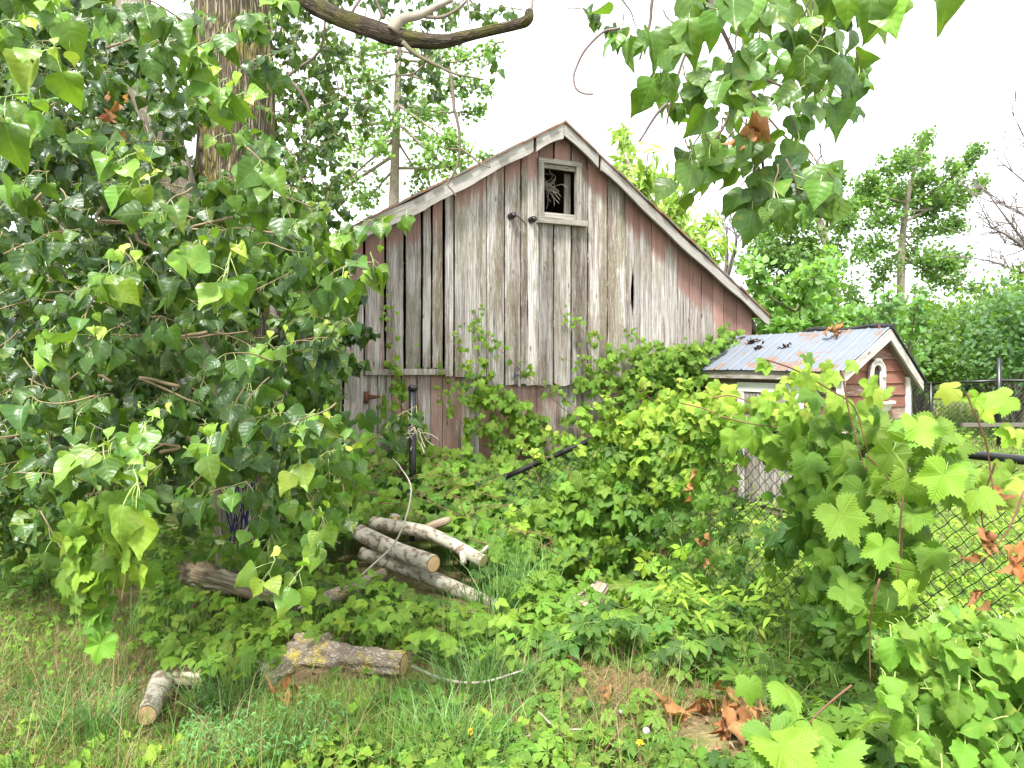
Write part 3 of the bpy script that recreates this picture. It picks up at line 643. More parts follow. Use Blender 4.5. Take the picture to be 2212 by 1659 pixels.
# rakes
for c1, nm in ((CL, 0), (CR, 1)):
    g = Geo(); zc = zl(c1); o = []
    p = [S3(-.012, .0 if nm else 0, ZA + .02), S3(-.012, c1, zc + .02), S3(-.012, c1, zc - .075), S3(-.012, 0, ZA - .085)]
    g1 = [q_ + sr3 * .026 for q_ in p]; sbar(g, [p[0], p[1], g1[1], g1[0], p[3], p[2], g1[2], g1[3]], S3(0, c1, zc) - S3(0, 0, ZA), .42, .6, .5)
    g.build('rake_board', M_WHITE, shed, False)
g = Geo()   # clapboards
k = 0; z = .05
while z < 1.9:
    z1 = z + .115; 
    if z < 1.45: sbox(g, GW, LEN, WLc, WLc + .02, z, z1 - .006, 's', random.uniform(.2, .6), random.uniform(.2, .7), .6)
    for cc_ in [0]:
        def cat(zz):
            a = WLc if zz < 1.5 else max(WLc, -(ZA - .03 - zz) / (ZA - ZL) * abs(CL)); b = WRc if zz < 1.45 else min(WRc, (ZA - .03 - zz) / (ZA - ZR) * CR); return a, b
        (a0, b0), (a1, b1) = cat(z), cat(min(z1, ZA - .04))
        if b1 > a1: 
            zt = z1 - .006; tw = .012
            p = [S3(GW - tw, a0, z), S3(GW - tw, b0, z), S3(GW + .02, b0, z), S3(GW + .02, a0, z), S3(GW, a1, zt), S3(GW, b1, zt), S3(GW + .02, b1, zt), S3(GW + .02, a1, zt)]
            sbar(g, p, sc3, random.uniform(.35, .7) if z > 1.1 else random.uniform(.1, .5), random.uniform(.4, .9))
    z = z1
sbox(g, GW + .05, LEN, WRc, WRc + .02, .05, 1.42, 's', .5); g.build('siding', M_RED, shed, False)
g = Geo(); sbox(g, 0.03, LEN, CL - .005, CL + .02, ZL - .075, ZL + .012, 's', .12, .65, .5); g.build('fascia', M_TRIM, shed, False)
g = Geo(); p = [S3(0.02, WLc, ZL + .03), S3(LEN, WLc, ZL + .03), S3(LEN, CL + .02, ZL - .01), S3(.02, CL + .02, ZL - .01)]; g.hexa([q_ - np.array([0, 0, .02]) for q_ in p] + p, (0, 0, .3), (.3, .3, .2))
o = [S3(.02, 0.01, ZA - .03), S3(LEN, .01, ZA - .03), S3(LEN, CR - .01, ZR - .01), S3(.02, CR - .01, ZR - .01)]; g.hexa([p_ + np.array([0, 0, -.02]) for p_ in o] + o, (0, 0, .5), (.2, .3, .3))
g.build('soffit', M_SOFFIT, shed, False)
g = Geo(); sbox(g, GW - .03, GW + .03, WRc - .0, WRc + .045, .05, 1.49, 'z', .65, .8); g.build('corner_board', M_WHITE, shed, False)
g = Geo(); sbox(g, GW - .03, GW + .03, WLc - .045, WLc + .01, .05, 1.47, 'z', .55, .8); g.build('corner_board', M_WHITE, shed, False)
g = Geo(); sbox(g, LEN - .42, LEN - .37, WLc - .02, WLc, .05, 1.47, 'z', .15, .8); g.build('corner_board', M_TRIM, shed, False)
# door in the side facing left; positions along s from pixels
def s_at(px, c=WLc):
    b = S3(0, c, 0); s = (px - CX) / F; return (s * b[1] - b[0]) / (sr3[0] - s * sr3[1])
d0, d1 = s_at(1736), s_at(1597)
g = Geo(); zt = 1.42; 
sbox(g, d0 - .0, d1, WLc - .03, WLc - .001, zt - .10, zt, 's', .55, .8); sbox(g, d0, d0 + .10, WLc - .028, WLc - .001, .1, zt - .102, 'z', .55, .8); sbox(g, d1 - .09, d1, WLc - .028, WLc - .001, .1, zt - .102, 'z', .5, .8)
g.build('door_frame', M_WHITE, shed, False)
dg = Geo(); s = d0 + .13
while s < d1 - .1:
    w = random.uniform(.09, .13); e = min(s + w, d1 - .092)
    sbox(dg, s + .003, e - .003, WLc - .018, WLc - .002, .12, zt - .11, 'z', random.uniform(.1, .35), random.uniform(.4, .9), .4); s = e
do = dg.build('door', M_WOOD, shed, False)
g = Geo(); o = S3(d1 - .1, WLc - .032, 1.12); g.hexa([o + np.array([0, 0, -.03]), o - sr3 * .2 + np.array([0, 0, -.006]), o - sr3 * .2 + sc3 * .01, o + sc3 * .01 + np.array([0, 0, -.03]), o + np.array([0, 0, .03]), o - sr3 * .2 + np.array([0, 0, .006]), o - sr3 * .2 + sc3 * .01 + np.array([0, 0, .006]), o + sc3 * .01 + np.array([0, 0, .03])])
h_ = g.build('hinge', M_RUST, do, False); h_.location = (0, 0, 0)
g = Geo(); sbox(g, GW + .03, 1.2, WLc + .03, WRc - .02, .0, .06, 'c'); g.build('floor_board', M_TRIM, shed, False)
# arched resin wall fountain hung on the gable
def fpt(px, py, off=.03):
    b0 = S3(GW - off, 0, 0); s = (px - CX) / F; c = (s * b0[1] - b0[0]) / (sc3[0] - s * sc3[1]); Yv = b0[1] + sc3[1] * c; return c, EYE + (HY - py) / F * Yv
(cA, zB), (cB, zT) = fpt(1878, 864), fpt(1907, 779)
wf_ = thing('wall_fountain', 'white arched resin wall ornament with iron scrollwork above a scalloped basin on the coop gable', 'wall ornament', S3(GW, (cA + cB) / 2, zB))
cm = (cA + cB) / 2 + .0; hw = (cB - cA) / 2 + .005; hw = max(hw, .075)
def arch(hw_, zb, zt, n=14):
    zc = zt - hw_; return [(cm - hw_, zb)] + [(cm - hw_ * math.cos(t), zc + hw_ * math.sin(t)) for t in np.linspace(0, math.pi, n)] + [(cm + hw_, zb)]
g = Geo()
oa, ia = arch(hw, zB, zT), arch(hw * .62, zB, zT - hw * .38)
for k in range(len(oa) - 1):
    q4 = [oa[k], oa[k + 1], ia[k + 1], ia[k]]; g.hexa([S3(GW - .014, c, z) for c, z in q4] + [S3(GW - .05, c, z) for c, z in q4])
g.tube([S3(GW - .05, c, z) for c, z in oa], .010, 6); g.tube([S3(GW - .05, c, z) for c, z in ia], .007, 6)
for sg in (-1, 1):
    for zz in (zB + .02, zB + (zT - zB) * .55): g.tube([S3(GW - .052, cm + sg * hw * .81, zz), S3(GW - .052, cm + sg * hw * .81, zz + .03)], .022, 8)
for t in np.linspace(-1, 1, 5): g.tube([S3(GW - .05, cm + t * hw * .35, zT - .02 + .02 * (1 - t * t)), S3(GW - .05, cm + t * hw * .45, zT + .012 + .012 * (1 - t * t))], .012, 6)
g.build('arch_frame', M_PLASTIC, wf_)
g = Geo(); g.box(S3(GW - .013, cm - hw * .62, zB), sc3 * hw * 1.24, sr3 * -.004, (0, 0, zT - zB - hw * .8)); g.build('back_panel', M_IRON, wf_, False)
g = Geo()
for sg in (-1, 1):
    for zz in np.linspace(zB + .04, zT - .14, 4):
        g.tube([S3(GW - .03, cm + sg * (.02 + .014 * math.cos(t)) + 0, zz + .016 * t * .8 + .014 * math.sin(t * 1.3)) for t in np.linspace(0, 5, 14)], .0035, 5)
g.tube([S3(GW - .03, cm, zB), S3(GW - .03, cm, zT - .06)], .0035, 5); g.build('iron_scroll', M_CERAM, wf_)
g = Geo(); (c0, zz0), (c1, _) = fpt(1858, 868), fpt(1926, 868); cc0 = (c0 + c1) / 2; rr = (c1 - c0) / 2; nph = 24
for k, (r0, zz) in enumerate(((rr, 0), (rr * 1.0, -.02), (rr * .85, -.06), (rr * .55, -.11), (rr * .2, -.14))): pass
th = np.linspace(0, math.pi, nph + 1); V = []
for r0, dz in ((rr * .9, -.005), (rr, 0), (rr * 1.0, -.025), (rr * .82, -.035), (rr * .72, -.08), (rr * .45, -.125), (rr * .12, -.15)):
    for i, t in enumerate(th): f = 1 + (.04 if i % 2 else -.02) * (dz < -.03); V.append(S3(GW - .01 - r0 * .75 * f * math.sin(t), cc0 - r0 * f * math.cos(t), zB - .012 + dz))
q = []
for i in range(6):
    for k in range(nph): a = i * (nph + 1) + k; q += [a, a + 1, a + nph + 2, a + nph + 1]
g.add(V, q, [4] * (6 * nph)); g.build('basin', M_PLASTIC, wf_)
# debris on the coop roof
def roofp(px, py):
    # intersection with the left slope
    best = None
    for s in np.linspace(0, LEN, 160):
        for c in np.linspace(CL, 0, 60):
            p = S3(s, c, zl(c) + .05); d = abs(CX + p[0] / p[1] * F - px) + abs(HY - (p[2] - EYE) / p[1] * F - py)
            if best is None or d < best[0]: best = (d, p)
    return best[1]
for px, py, n, sz, lab in ((1620, 740, 46, .05, 'largest dark rotten leaf clump on the coop metal roof'), (1634, 752, 34, .045, 'dark slanting leaf clump just below the largest clump on the coop roof'), (1691, 750, 24, .04, 'small dark leaf clump midway along the coop roof')):
    c = roofp(px, py); g = Geo(); a = rng.normal(0, 1, n)[:, None] * (sr3 * -.04 + sc3 * -.03 * 0 + np.array([0, 0, .018]))[None] + rng.normal(0, .012, (n, 3)) + c; a[:, 2] = a[:, 2] - .01
    scatter(g, T_DEAD, a, (1, 0, 0), (0, 0, 1), rs(sz * .5, sz, n), [(.06, .035, .02), (.035, .02, .015), (.10, .05, .03)], 1, .6)
    tag(g.build('leaf_clump', M_DEAD), lab, 'debris', 'dark clumps on the coop roof')
def deadclump(c, n, size, spread, label, tip=(0, 0, -1), nor=(0, -1, .3), group='curled dead leaves', cols=((.42, .20, .08), (.50, .27, .11), (.33, .14, .05)), flat=.7):
    g = Geo(); a = np.asarray(c) + rng.normal(0, 1, (n, 3)) * np.asarray(spread)
    scatter(g, T_DEAD, a, tip, nor, rs(size * .6, size, n), cols, flat * .9, flat); tag(g.build('dead_leaves', M_DEAD), label, 'dead leaves', group)
deadclump(roofp(1800, 722) + np.array([0, -.01, .02]), 9, .10, (.06, .04, .015), 'orange dry leaves lying on the coop roof ridge', (1, -.4, -.15), (-.3, -.5, 1), flat=.35)

# ------------------------------------------------------------------ fences
def chain(g, fn, W, H, pitch=.075, r=.0022, c=None):
    """fn(a metres, b metres)->3D"""
    n = int((W + H) / pitch)
    for sgn in (1, -1):
        for k in range(-1, n + 2):
            a0 = k * pitch - (H if sgn == 1 else 0)
            t0, t1 = 0., H; pts = []
            for b in np.linspace(0, H, int(H / (pitch / 2)) * 1 + 1):
                a = a0 + b if sgn == 1 else a0 - b
                if 0 <= a <= W: pts.append(fn(a, b, sgn))
            if len(pts) > 1: g.tube(np.array(pts), r, 4, cap=False)
E0 = np.array([1.71, 3.96]); ED = np.array([-.49, .89]) / np.linalg.norm([-.49, .89])
def fenceY(px):
    s = (px - CX) / F; t = (1.71 - 3.96 * s) / (.49 + .89 * s); return 3.96 + .89 * t
PC = np.array([1.0, 5.25]); PS = E0 - ED * 2.6; FW = np.linalg.norm(PC - PS)
fence = thing('chain_link_fence', 'near black chain link fence half buried in vines, its left rail broken loose', 'fence', (PC[0], PC[1], 0))
def fn1(a, b, s):
    p = PC - ED * a; ph = a * 62; off = .012 * s * (1 if int(round(b / .0375)) % 2 else -1) * .25 + .03 * math.sin(a * 1.7 + b * 2) * (1 - b / 1.2) * b
    return np.array([p[0] + off, p[1] - off, .05 + b])
g = Geo(); chain(g, fn1, FW, 1.1)
PE = P(1096, 1029, 5.45); CT = np.array([PC[0], PC[1], 1.21])
def fn2(a, b, s):
    t = a / 1.25; top = CT * (1 - t) + PE * t; bot = np.array([PC[0] - 1.1 * t, PC[1] + .18 * t - .0, .02]); f = b / 1.1; sag = math.sin(f * math.pi) * .10 * t
    p = bot * (1 - f) + top * f; p[1] -= sag * (1 + .3 * math.sin(a * 9)); p[0] += .03 * math.sin(b * 11 + a * 5) * t; p[2] += .012 * math.sin(a * 23) * f; return p
chain(g, fn2, 1.25, 1.1); g.build('mesh', M_BLACK, fence)
g = Geo(); rail = [np.array([*(PC - ED * a), 1.20 + .008 * math.sin(a * 2)]) for a in np.linspace(0, FW, 12)]; g.tube(rail, .021, 12); g.tube([rail[5], rail[5] - np.append(ED, 0) * .12], .024, 12); g.build('top_rail', M_BLACK, fence)
g = Geo(); g.tube(smoothcurve([CT, CT * .6 + PE * .4 + np.array([0, 0, .012]), PE], 6), .021, 12); g.tube([PE, PE + (PE - CT) * .012], .024, 12); g.build('broken_rail', M_BLACK, fence)
for a in (0, 2.55):
    g = Geo(); p = PC - ED * a; g.tube([[p[0], p[1], -.05], [p[0], p[1], 1.17], [p[0], p[1], 1.23]], .028, 12); g.tube([[p[0], p[1], 1.22], [p[0], p[1], 1.25], [p[0], p[1], 1.265]], [.033, .030, .012], 12); g.build('post', M_BLACK, fence)
for i in range(10):
    pass
tp = P(891, 832, 6.5); g = Geo(); g.tube([[tp[0], tp[1], -.05], [tp[0], tp[1], tp[2] - .05]], .034, 14); po = thing('fence_post', 'lone black fence post standing before the barn with cord tied round it', 'fence post', (tp[0], tp[1], 0)); g.build('post', M_BLACK, po)
g = Geo(); g.tube([[tp[0], tp[1], tp[2] - .05], [tp[0], tp[1], tp[2] - .012], [tp[0], tp[1], tp[2] + .0]], [.040, .040, .026], 14); g.build('cap', M_BLACK, po)
g = Geo()
for k in range(7):
    c = np.array([tp[0], tp[1], tp[2] - .42 + .02 * k]); g.tube([c + np.array([.039 * math.cos(t), .039 * math.sin(t), .02 * math.sin(t + k)]) for t in np.linspace(0, 6.28, 12)], .004, 4, c=(.5, .45, .32))
for k in range(9):
    c = np.array([tp[0] + .02, tp[1] - .035, tp[2] - .38]); pp = [c]; d = np.array([random.uniform(-.6, 1.), -.3, -1])
    for q in range(4): pp.append(pp[-1] + nrm(d + rng.normal(0, .5, 3)) * .07)
    g.tube(smoothcurve(pp, 4), .0035, 4, c=(.5, .45, .32))
g.build('cord', M_STEM, po)
# far fence on the right
FA = P(1850, 833, 11.0); FB = P(2160, 815, 11.0); 
ff = thing('chain_link_fence', 'far black chain link fence crossing the lawn beyond the coop', 'fence', (FA[0], FA[1], .3))
pts = [np.array([4.2, 10.9]), P(2011, 830, 11.2)[:2], P(2158, 820, 10.4)[:2], P(2158, 820, 10.4)[:2] + np.array([3.2, .1])]
tz = [1.28, EYE + (HY - 829) / F * 11.2, EYE + (HY - 822) / F * 10.4, EYE + (HY - 824) / F * 10.5]
g = Geo(); 
for k in range(3):
    a = np.append(pts[k], tz[k]); b = np.append(pts[k + 1], tz[k + 1]); g.tube([a, b], .02, 8)
g.build('top_rail', M_BLACK, ff)
for k in (1, 2):
    g = Geo(); p = pts[k]; g.tube([[p[0], p[1], .2], [p[0], p[1], tz[k] + (.02 if k == 1 else .33)]], .027 if k == 1 else .033, 10); g.build('post', M_BLACK, ff)
g = Geo()
for k in range(3):
    a, b = pts[k], pts[k + 1]; W = np.linalg.norm(b - a); d = (b - a) / W; hb = .38; H = tz[k] - hb
    chain(g, lambda x, y, s: np.array([a[0] + d[0] * x, a[1] + d[1] * x, hb + y]), W, H, .075, .0028)
g.build('mesh', M_BLACK, ff)
g = Geo(); g.box(P(2080, 922, 9.8), (2.5, .1, 0), (0, .05, 0), (0, 0, .05), (0, 0, .4), (.0, .9, .0)); tag(g.build('edging_board', M_TRIM, None, False), 'low weathered plank edging a bed before the far fence', 'plank')

# ------------------------------------------------------------------ logs
def log(name, label, a, b, r, mat, cat='log', group=None, bend=.02, sides=20, bump=.06, cut=(1, 1), twist=None, r2=None):
    a = np.asarray(a, float); b = np.asarray(b, float); t = thing(name, label, cat, (a + b) / 2 * np.array([1, 1, 0]), group)
    m = (a + b) / 2 + rng.normal(0, bend, 3); pts = smoothcurve([a, m, b], 9); rr = np.linspace(r, r2 or r * .9, len(pts)); g = Geo(); g.tube(smoothcurve(pts, 3) if bump > .1 else pts, np.linspace(r, r2 or r * .9, 3 * (len(pts) - 1) + 1) if bump > .1 else rr, sides * (2 if bump > .1 else 1), bump, 3.2 if bump > .1 else 2.2, random.randint(0, 99), cap=True, vs=9 if bump > .1 else 4)
    g.build('bark', mat, t)
    for e, (p, q, rad) in zip(cut, ((pts[0], pts[1], rr[0]), (pts[-1], pts[-2], rr[-1]))):
        if not e: continue
        d = nrm(p - q); g = Geo(); u = nrm(np.cross(d, (0, 0, 1.))); w = np.cross(u, d); n = 20; V = [p + d * .004]; A = [(0, 0, 0)]
        for f in (.5, .93, .94):
            for k in range(n):
                th_ = k / n * 2 * np.pi; V.append(p + (d * .004 if f < .94 else d * -.01) + (u * math.cos(th_) + w * math.sin(th_)) * rad * f); A.append((math.cos(th_) * f * 1.02, math.sin(th_) * f * 1.02, 0))
        L = []; Z = []
        for k in range(n): k2 = (k + 1) % n; L += [0, 1 + k, 1 + k2]; Z.append(3)
        for rg in range(2):
            for k in range(n): k2 = (k + 1) % n; o_ = 1 + rg * n; L += [o_ + k, o_ + n + k, o_ + n + k2, o_ + k2]; Z.append(4)
        g.add(V, L, Z, A); g.build('cut_end', M_CUT, t, False)
    return t
lg = 'pale cut logs stacked by the tree'
tl = log('log', 'uppermost pale log with a knotty stub, cut end pointing right', P(806, 1130, 5.5), P(1044, 1212, 4.85), .052, M_BIRCH, group=lg, r2=.042)
g = Each(); p = P(1000, 1196, 4.93); g.tube([p, p + np.array([.01, -.07, -.05])], [.03, .02], 10, .2); p = P(1035, 1200, 4.88); g.tube([p, p + np.array([.06, -.02, .07])], [.016, .01], 8, .2); g.build('knot', M_BIRCH, tl)
log('log', 'thick middle pale log with flaking bark and round cut end', P(776, 1150, 5.35), P(936, 1218, 4.8), .062, M_BIRCH, group=lg, r2=.060)
log('log', 'longest pale log running down right beneath the two others', P(785, 1195, 5.3), P(1085, 1318, 4.55), .055, M_BIRCH, group=lg, r2=.047, cut=(1, 0))
log('log', 'short log end facing the camera at the top of the pale logs', P(840, 1120, 5.9), P(855, 1126, 5.5), .05, M_BIRCH, group=lg)
st = thing('broken_branch', 'forked broken branch stub behind the pale logs', 'branch', P(920, 1150, 5.4) * np.array([1, 1, 0]))
g = Geo(); g.tube(smoothcurve([P(900, 1160, 5.4), P(930, 1138, 5.35), P(972, 1122, 5.3)], 5), [.035] * 5 + [.03] * 5 + [.02], 10, .2); g.tube(smoothcurve([P(915, 1150, 5.38), P(935, 1158, 5.3), P(955, 1160, 5.25)], 5), .018, 8, .2); g.build('bark', M_GREYLOG, st)
log('log', 'thin mossy log crossing under the pale logs', P(690, 1300, 4.6), P(830, 1240, 5.1), .05, M_LICHEN, group=lg, cut=(0, 0))
log('fallen_trunk', 'long barkless grey trunk lying beside the tree foot', P(400, 1235, 5.25), P(640, 1300, 4.6), .085, M_GREYLOG, cat='fallen trunk', cut=(0, 0), bump=.32, r2=.055, bend=.02)
log('fallen_trunk', 'thick yellow lichened trunk, right of the two lichened pieces', P(632, 1412, 3.80), P(872, 1436, 3.66), .084, M_LICHEN, cat='fallen trunk', cut=(1, 1), bump=.3, r2=.062, bend=.0)
log('fallen_trunk', 'thick lichened trunk piece behind the blue grass tuft', P(555, 1470, 3.55), P(720, 1408, 3.90), .085, M_LICHEN, cat='fallen trunk', cut=(0, 1), bump=.3, r2=.08, bend=.0)
log('log', 'short white barked log with its round cut end towards the camera', P(350, 1470, 3.42), P(316, 1545, 3.09), .052, M_BIRCH, cat='log', cut=(0, 1), group='short logs in the grass', bend=.003)
log('log', 'short peeling brown log behind the white barked one', P(365, 1462, 3.48), P(448, 1468, 3.45), .05, M_GREYLOG, cat='log', cut=(0, 0), group='short logs in the grass', bend=.003)
log('log', 'pale broken log end sticking up at the fence foot', P(1250, 1315, 4.42), P(1295, 1275, 4.62), .075, M_GREYLOG, cat='log', cut=(1, 0))
def stick(pts, r, label, mat=None, c=(.40, .36, .30), grp='fallen sticks'):
    g = Geo(); p = smoothcurve(pts, 6); g.tube(p, np.linspace(r, r * .5, len(p)), 7, .25, c=c); tag(g.build('stick', mat or M_STEM), label, 'stick', grp)
stick([P(625, 1322, 4.6), P(740, 1272, 4.7), P(800, 1225, 4.75), P(860, 1160, 4.8), P(888, 1060, 5.0), P(865, 1010, 5.3), P(848, 990, 5.6)], .009, 'long pale curved stick arching up over the logs')
stick([P(890, 1440, 3.66), P(960, 1468, 3.5), P(1040, 1474, 3.46), P(1130, 1448, 3.5)], .009, 'pale twig lying among grass tufts right of the lichened trunk')
stick([P(1080, 1610, 3.0), P(1180, 1580, 3.05), P(1270, 1575, 3.06)], .006, 'long brown twig on the bare straw')
stick([P(1160, 1535, 3.2), P(1200, 1575, 3.05), P(1215, 1600, 3.0)], .006, 'short brown twig crossing the bare straw')
stick([P(1340, 1540, 3.2), P(1380, 1500, 3.35)], .011, 'short thick grey stick near the creeper')
stick([P(2010, 1620, 2.4), P(2020, 1560, 2.5), P(2035, 1480, 2.6)], .008, 'reddish upright stem left of the broad leaved bush', c=(.22, .12, .07))

# ------------------------------------------------------------------ trees
def leafy_twigs(gl, gt, start, dirn, length, nl, size, cols, T=T_CW, r=.004, tipd=DOWN, nor=FRONT, clump=1.2, jt=.35, jn=.45, tc=(.22, .17, .09), droop=.5, young=0):
    p = [np.asarray(start, float)]; d = nrm(dirn)
    for k in range(5): d = nrm(d + rng.normal(0, .18, 3) + np.array([0, 0, -droop * .12])); p.append(p[-1] + d * length / 5)
    c = smoothcurve(p, 3); gt.tube(c, np.linspace(r, r * .4, len(c)), 5, c=tc)
    t = np.clip(rs(.15, 1.05, nl), 0, 1); q = t * (len(c) - 1); i = np.minimum(q.astype(int), len(c) - 2); f = (q - i)[:, None]; pos = c[i] * (1 - f) + c[i + 1] * f
    side = rng.normal(0, 1, (nl, 3)); side[:, 1] -= .3; side = nrm(side)
    tip = nrm(tipd) * 1.0 + side * .55
    sz = rs(size * .6, size * 1.22, nl) * np.where(t > .93, .75, 1); scatter(gl, T, pos, tip, nor, sz, cols, jt, jn, .16, clump=clump, hold=True)
    return c
big = thing('cottonwood_tree', 'large leafy cottonwood with ridged bark trunk, filling the left side', 'tree', G(520, 1230))
def trunk(pl, Yd, mat, name, parent, sides=56, bump=.12, bs=6., vs=1.2, n=14, seed=1):
    pts = np.array([P(x, y, Yd if np.isscalar(Yd) else Yd[k]) for k, (x, y, h) in enumerate(pl)]); r = np.array([h / F * (Yd if np.isscalar(Yd) else Yd[k]) for k, (x, y, h) in enumerate(pl)])
    c = smoothcurve(np.column_stack([pts, r]), n); g = Geo(); g.tube(c[:, :3], c[:, 3], sides, bump, bs, seed, vs=vs); return g.build(name, mat, parent)
trunk([(520, 1260, 60), (522, 1180, 48), (528, 1000, 44), (520, 800, 50), (510, 600, 66), (507, 450, 70), (512, 250, 78), (505, 0, 76), (500, -300, 66), (490, -700, 50)], 5.85, M_BARK, 'trunk', big)
trunk([(515, 1240, 46), (500, 1050, 38), (480, 880, 38), (440, 700, 38), (408, 500, 34), (370, 340, 35), (310, 170, 37), (282, 0, 40), (255, -250, 36)], 5.25, M_PALEBARK, 'side_trunk', big, 32, .05, 3.)
trunk([(500, 1000, 30), (400, 800, 26), (300, 640, 24), (150, 520, 22), (0, 430, 22), (-200, 330, 18)], [5.7, 5.5, 5.3, 5.1, 5, 4.8], M_BARK, 'limb', big, 20, .1)
trunk([(585, -160, 26), (650, -25, 22), (700, 20, 19), (770, 52, 19), (860, 80, 18), (950, 90, 15), (1010, 78, 12), (1060, 66, 11), (1120, 52, 11), (1140, 42, 11), (1144, 22, 8)], [5.7, 5.2, 5, 4.9, 4.8, 4.7, 4.65, 4.6, 4.55, 4.5, 4.5], M_MOSSY, 'dead_limb', big, 24, .14, 3., 4.)
g = Each()
def tw(pl, Yd, r0, r1, c=(.16, .12, .09), gg=None, nz=0.):
    p = smoothcurve([P(x, y, Yd + (0 if nz == 0 else 0)) for x, y in pl], 6); p = p + (vnoise(p * 25, 3)[:, None] - .5) * .01
    (gg or g).tube(p, np.linspace(r0, r1, len(p)), 7, .25, c=c)
tw([(848, 66), (870, 42), (905, 34), (940, 16), (978, -2)], 4.75, .04, .02, (.30, .26, .20)); tw([(830, 40), (815, 10), (800, -30)], 4.8, .012, .008); tw([(905, 34), (950, 38), (985, 22), (1015, -5)], 4.75, .014, .008)
tw([(1144, 40), (1147, 20), (1152, -10)], 4.5, .014, .007, (.25, .21, .18)); tw([(868, 92), (900, 118), (950, 145), (985, 160), (1045, 172)], 4.7, .016, .006, (.14, .12, .07))
tw([(974, 158), (978, 200), (983, 240), (992, 280), (994, 320), (990, 350), (978, 380), (966, 398), (975, 410), (986, 425)], 4.65, .012, .005); tw([(994, 320), (1015, 335), (1035, 352), (1060, 362)], 4.65, .009, .004, (.16, .15, .08)); tw([(994, 322), (975, 322), (955, 316)], 4.65, .005, .003)
tw([(925, 120), (915, 140), (890, 160), (858, 162)], 4.72, .008, .004); tw([(1009, -10), (1012, 20), (1016, 56)], 4.6, .006, .004); tw([(750, 45), (765, 20), (790, -20)], 4.9, .012, .008); tw([(560, 140), (610, 165), (650, 200), (672, 260), (660, 310), (650, 345)], 5.4, .016, .007); tw([(595, 185), (640, 150), (690, 110), (705, 30)], 5.5, .014, .008)
for _ in range(20):
    x0, y0 = random.uniform(60, 560), random.uniform(60, 1050); tw([(x0, y0), (x0 + random.uniform(-90, 90), y0 + random.uniform(-25, 40)), (x0 + random.uniform(-200, 200), y0 + random.uniform(-40, 70))], random.uniform(3.2, 4.6), .009, .004, (.26, .19, .11))
g.build('dead_twig', M_STEM, big)
gl = Geo(); gt = Geo()
LP = [(0, 0), (230, 0), (300, 60), (430, 40), (470, 0), (560, 0), (590, 60), (575, 200), (600, 330), (580, 430), (640, 430), (745, 460), (790, 500), (860, 590), (800, 640), (785, 700), (760, 780), (745, 850), (720, 890), (800, 930), (800, 1010), (780, 1100), (720, 1150), (640, 1130), (560, 1130), (470, 1120), (320, 1170), (200, 1140), (120, 1170), (0, 1130)]
LB = [(0, 0), (260, 0), (320, 120), (400, 330), (430, 430), (600, 450), (740, 480), (780, 600), (740, 850), (620, 900), (560, 980), (440, 990), (330, 1120), (0, 1120)]
hole = lambda p: ((p[:, 0] > 425) & (p[:, 0] < 585) & (p[:, 1] < 330)) | ((abs(p[:, 0] - (285 + (p[:, 1]) * .12)) < 42) & (p[:, 1] < 160))
lowt = lambda p: ((p[:, 0] > 478) & (p[:, 0] < 560) & (p[:, 1] > 1000)) | ((p[:, 0] > 395) & (p[:, 0] < 500) & (p[:, 1] > 640) & (p[:, 1] < 860) & (rng.random(len(p)) < .5))
def filltwigs(poly, n, y0, y1, nl, size, cols, thin=.8, **kw):
    p = sample_poly(poly, n); k = (hole(p) | lowt(p)) & (rng.random(n) < thin); p = p[~k]
    for (x, y) in p:
        Yv = random.uniform(y0, y1); s = P(x, y - 30, Yv); d = np.array([random.uniform(-1, 1), random.uniform(-.9, .2), random.uniform(-.5, .5)])
        leafy_twigs(gl, gt, s, d, random.uniform(.15, .4), nl, size, cols, **kw)
filltwigs(LB, 330, 5.2, 6.6, 14, .085, C_DK[:3], .3)  # deeper layers take only the darker greens: crown-interior shade put into leaf colour
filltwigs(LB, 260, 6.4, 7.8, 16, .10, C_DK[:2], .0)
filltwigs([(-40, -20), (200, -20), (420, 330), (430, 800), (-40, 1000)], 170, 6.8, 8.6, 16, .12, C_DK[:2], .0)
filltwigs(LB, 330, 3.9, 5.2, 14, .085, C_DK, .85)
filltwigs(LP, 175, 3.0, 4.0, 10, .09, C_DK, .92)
filltwigs(LP, 60, 2.5, 3.1, 8, .088, C_DK[1:] + [C_BR[0]], .95)
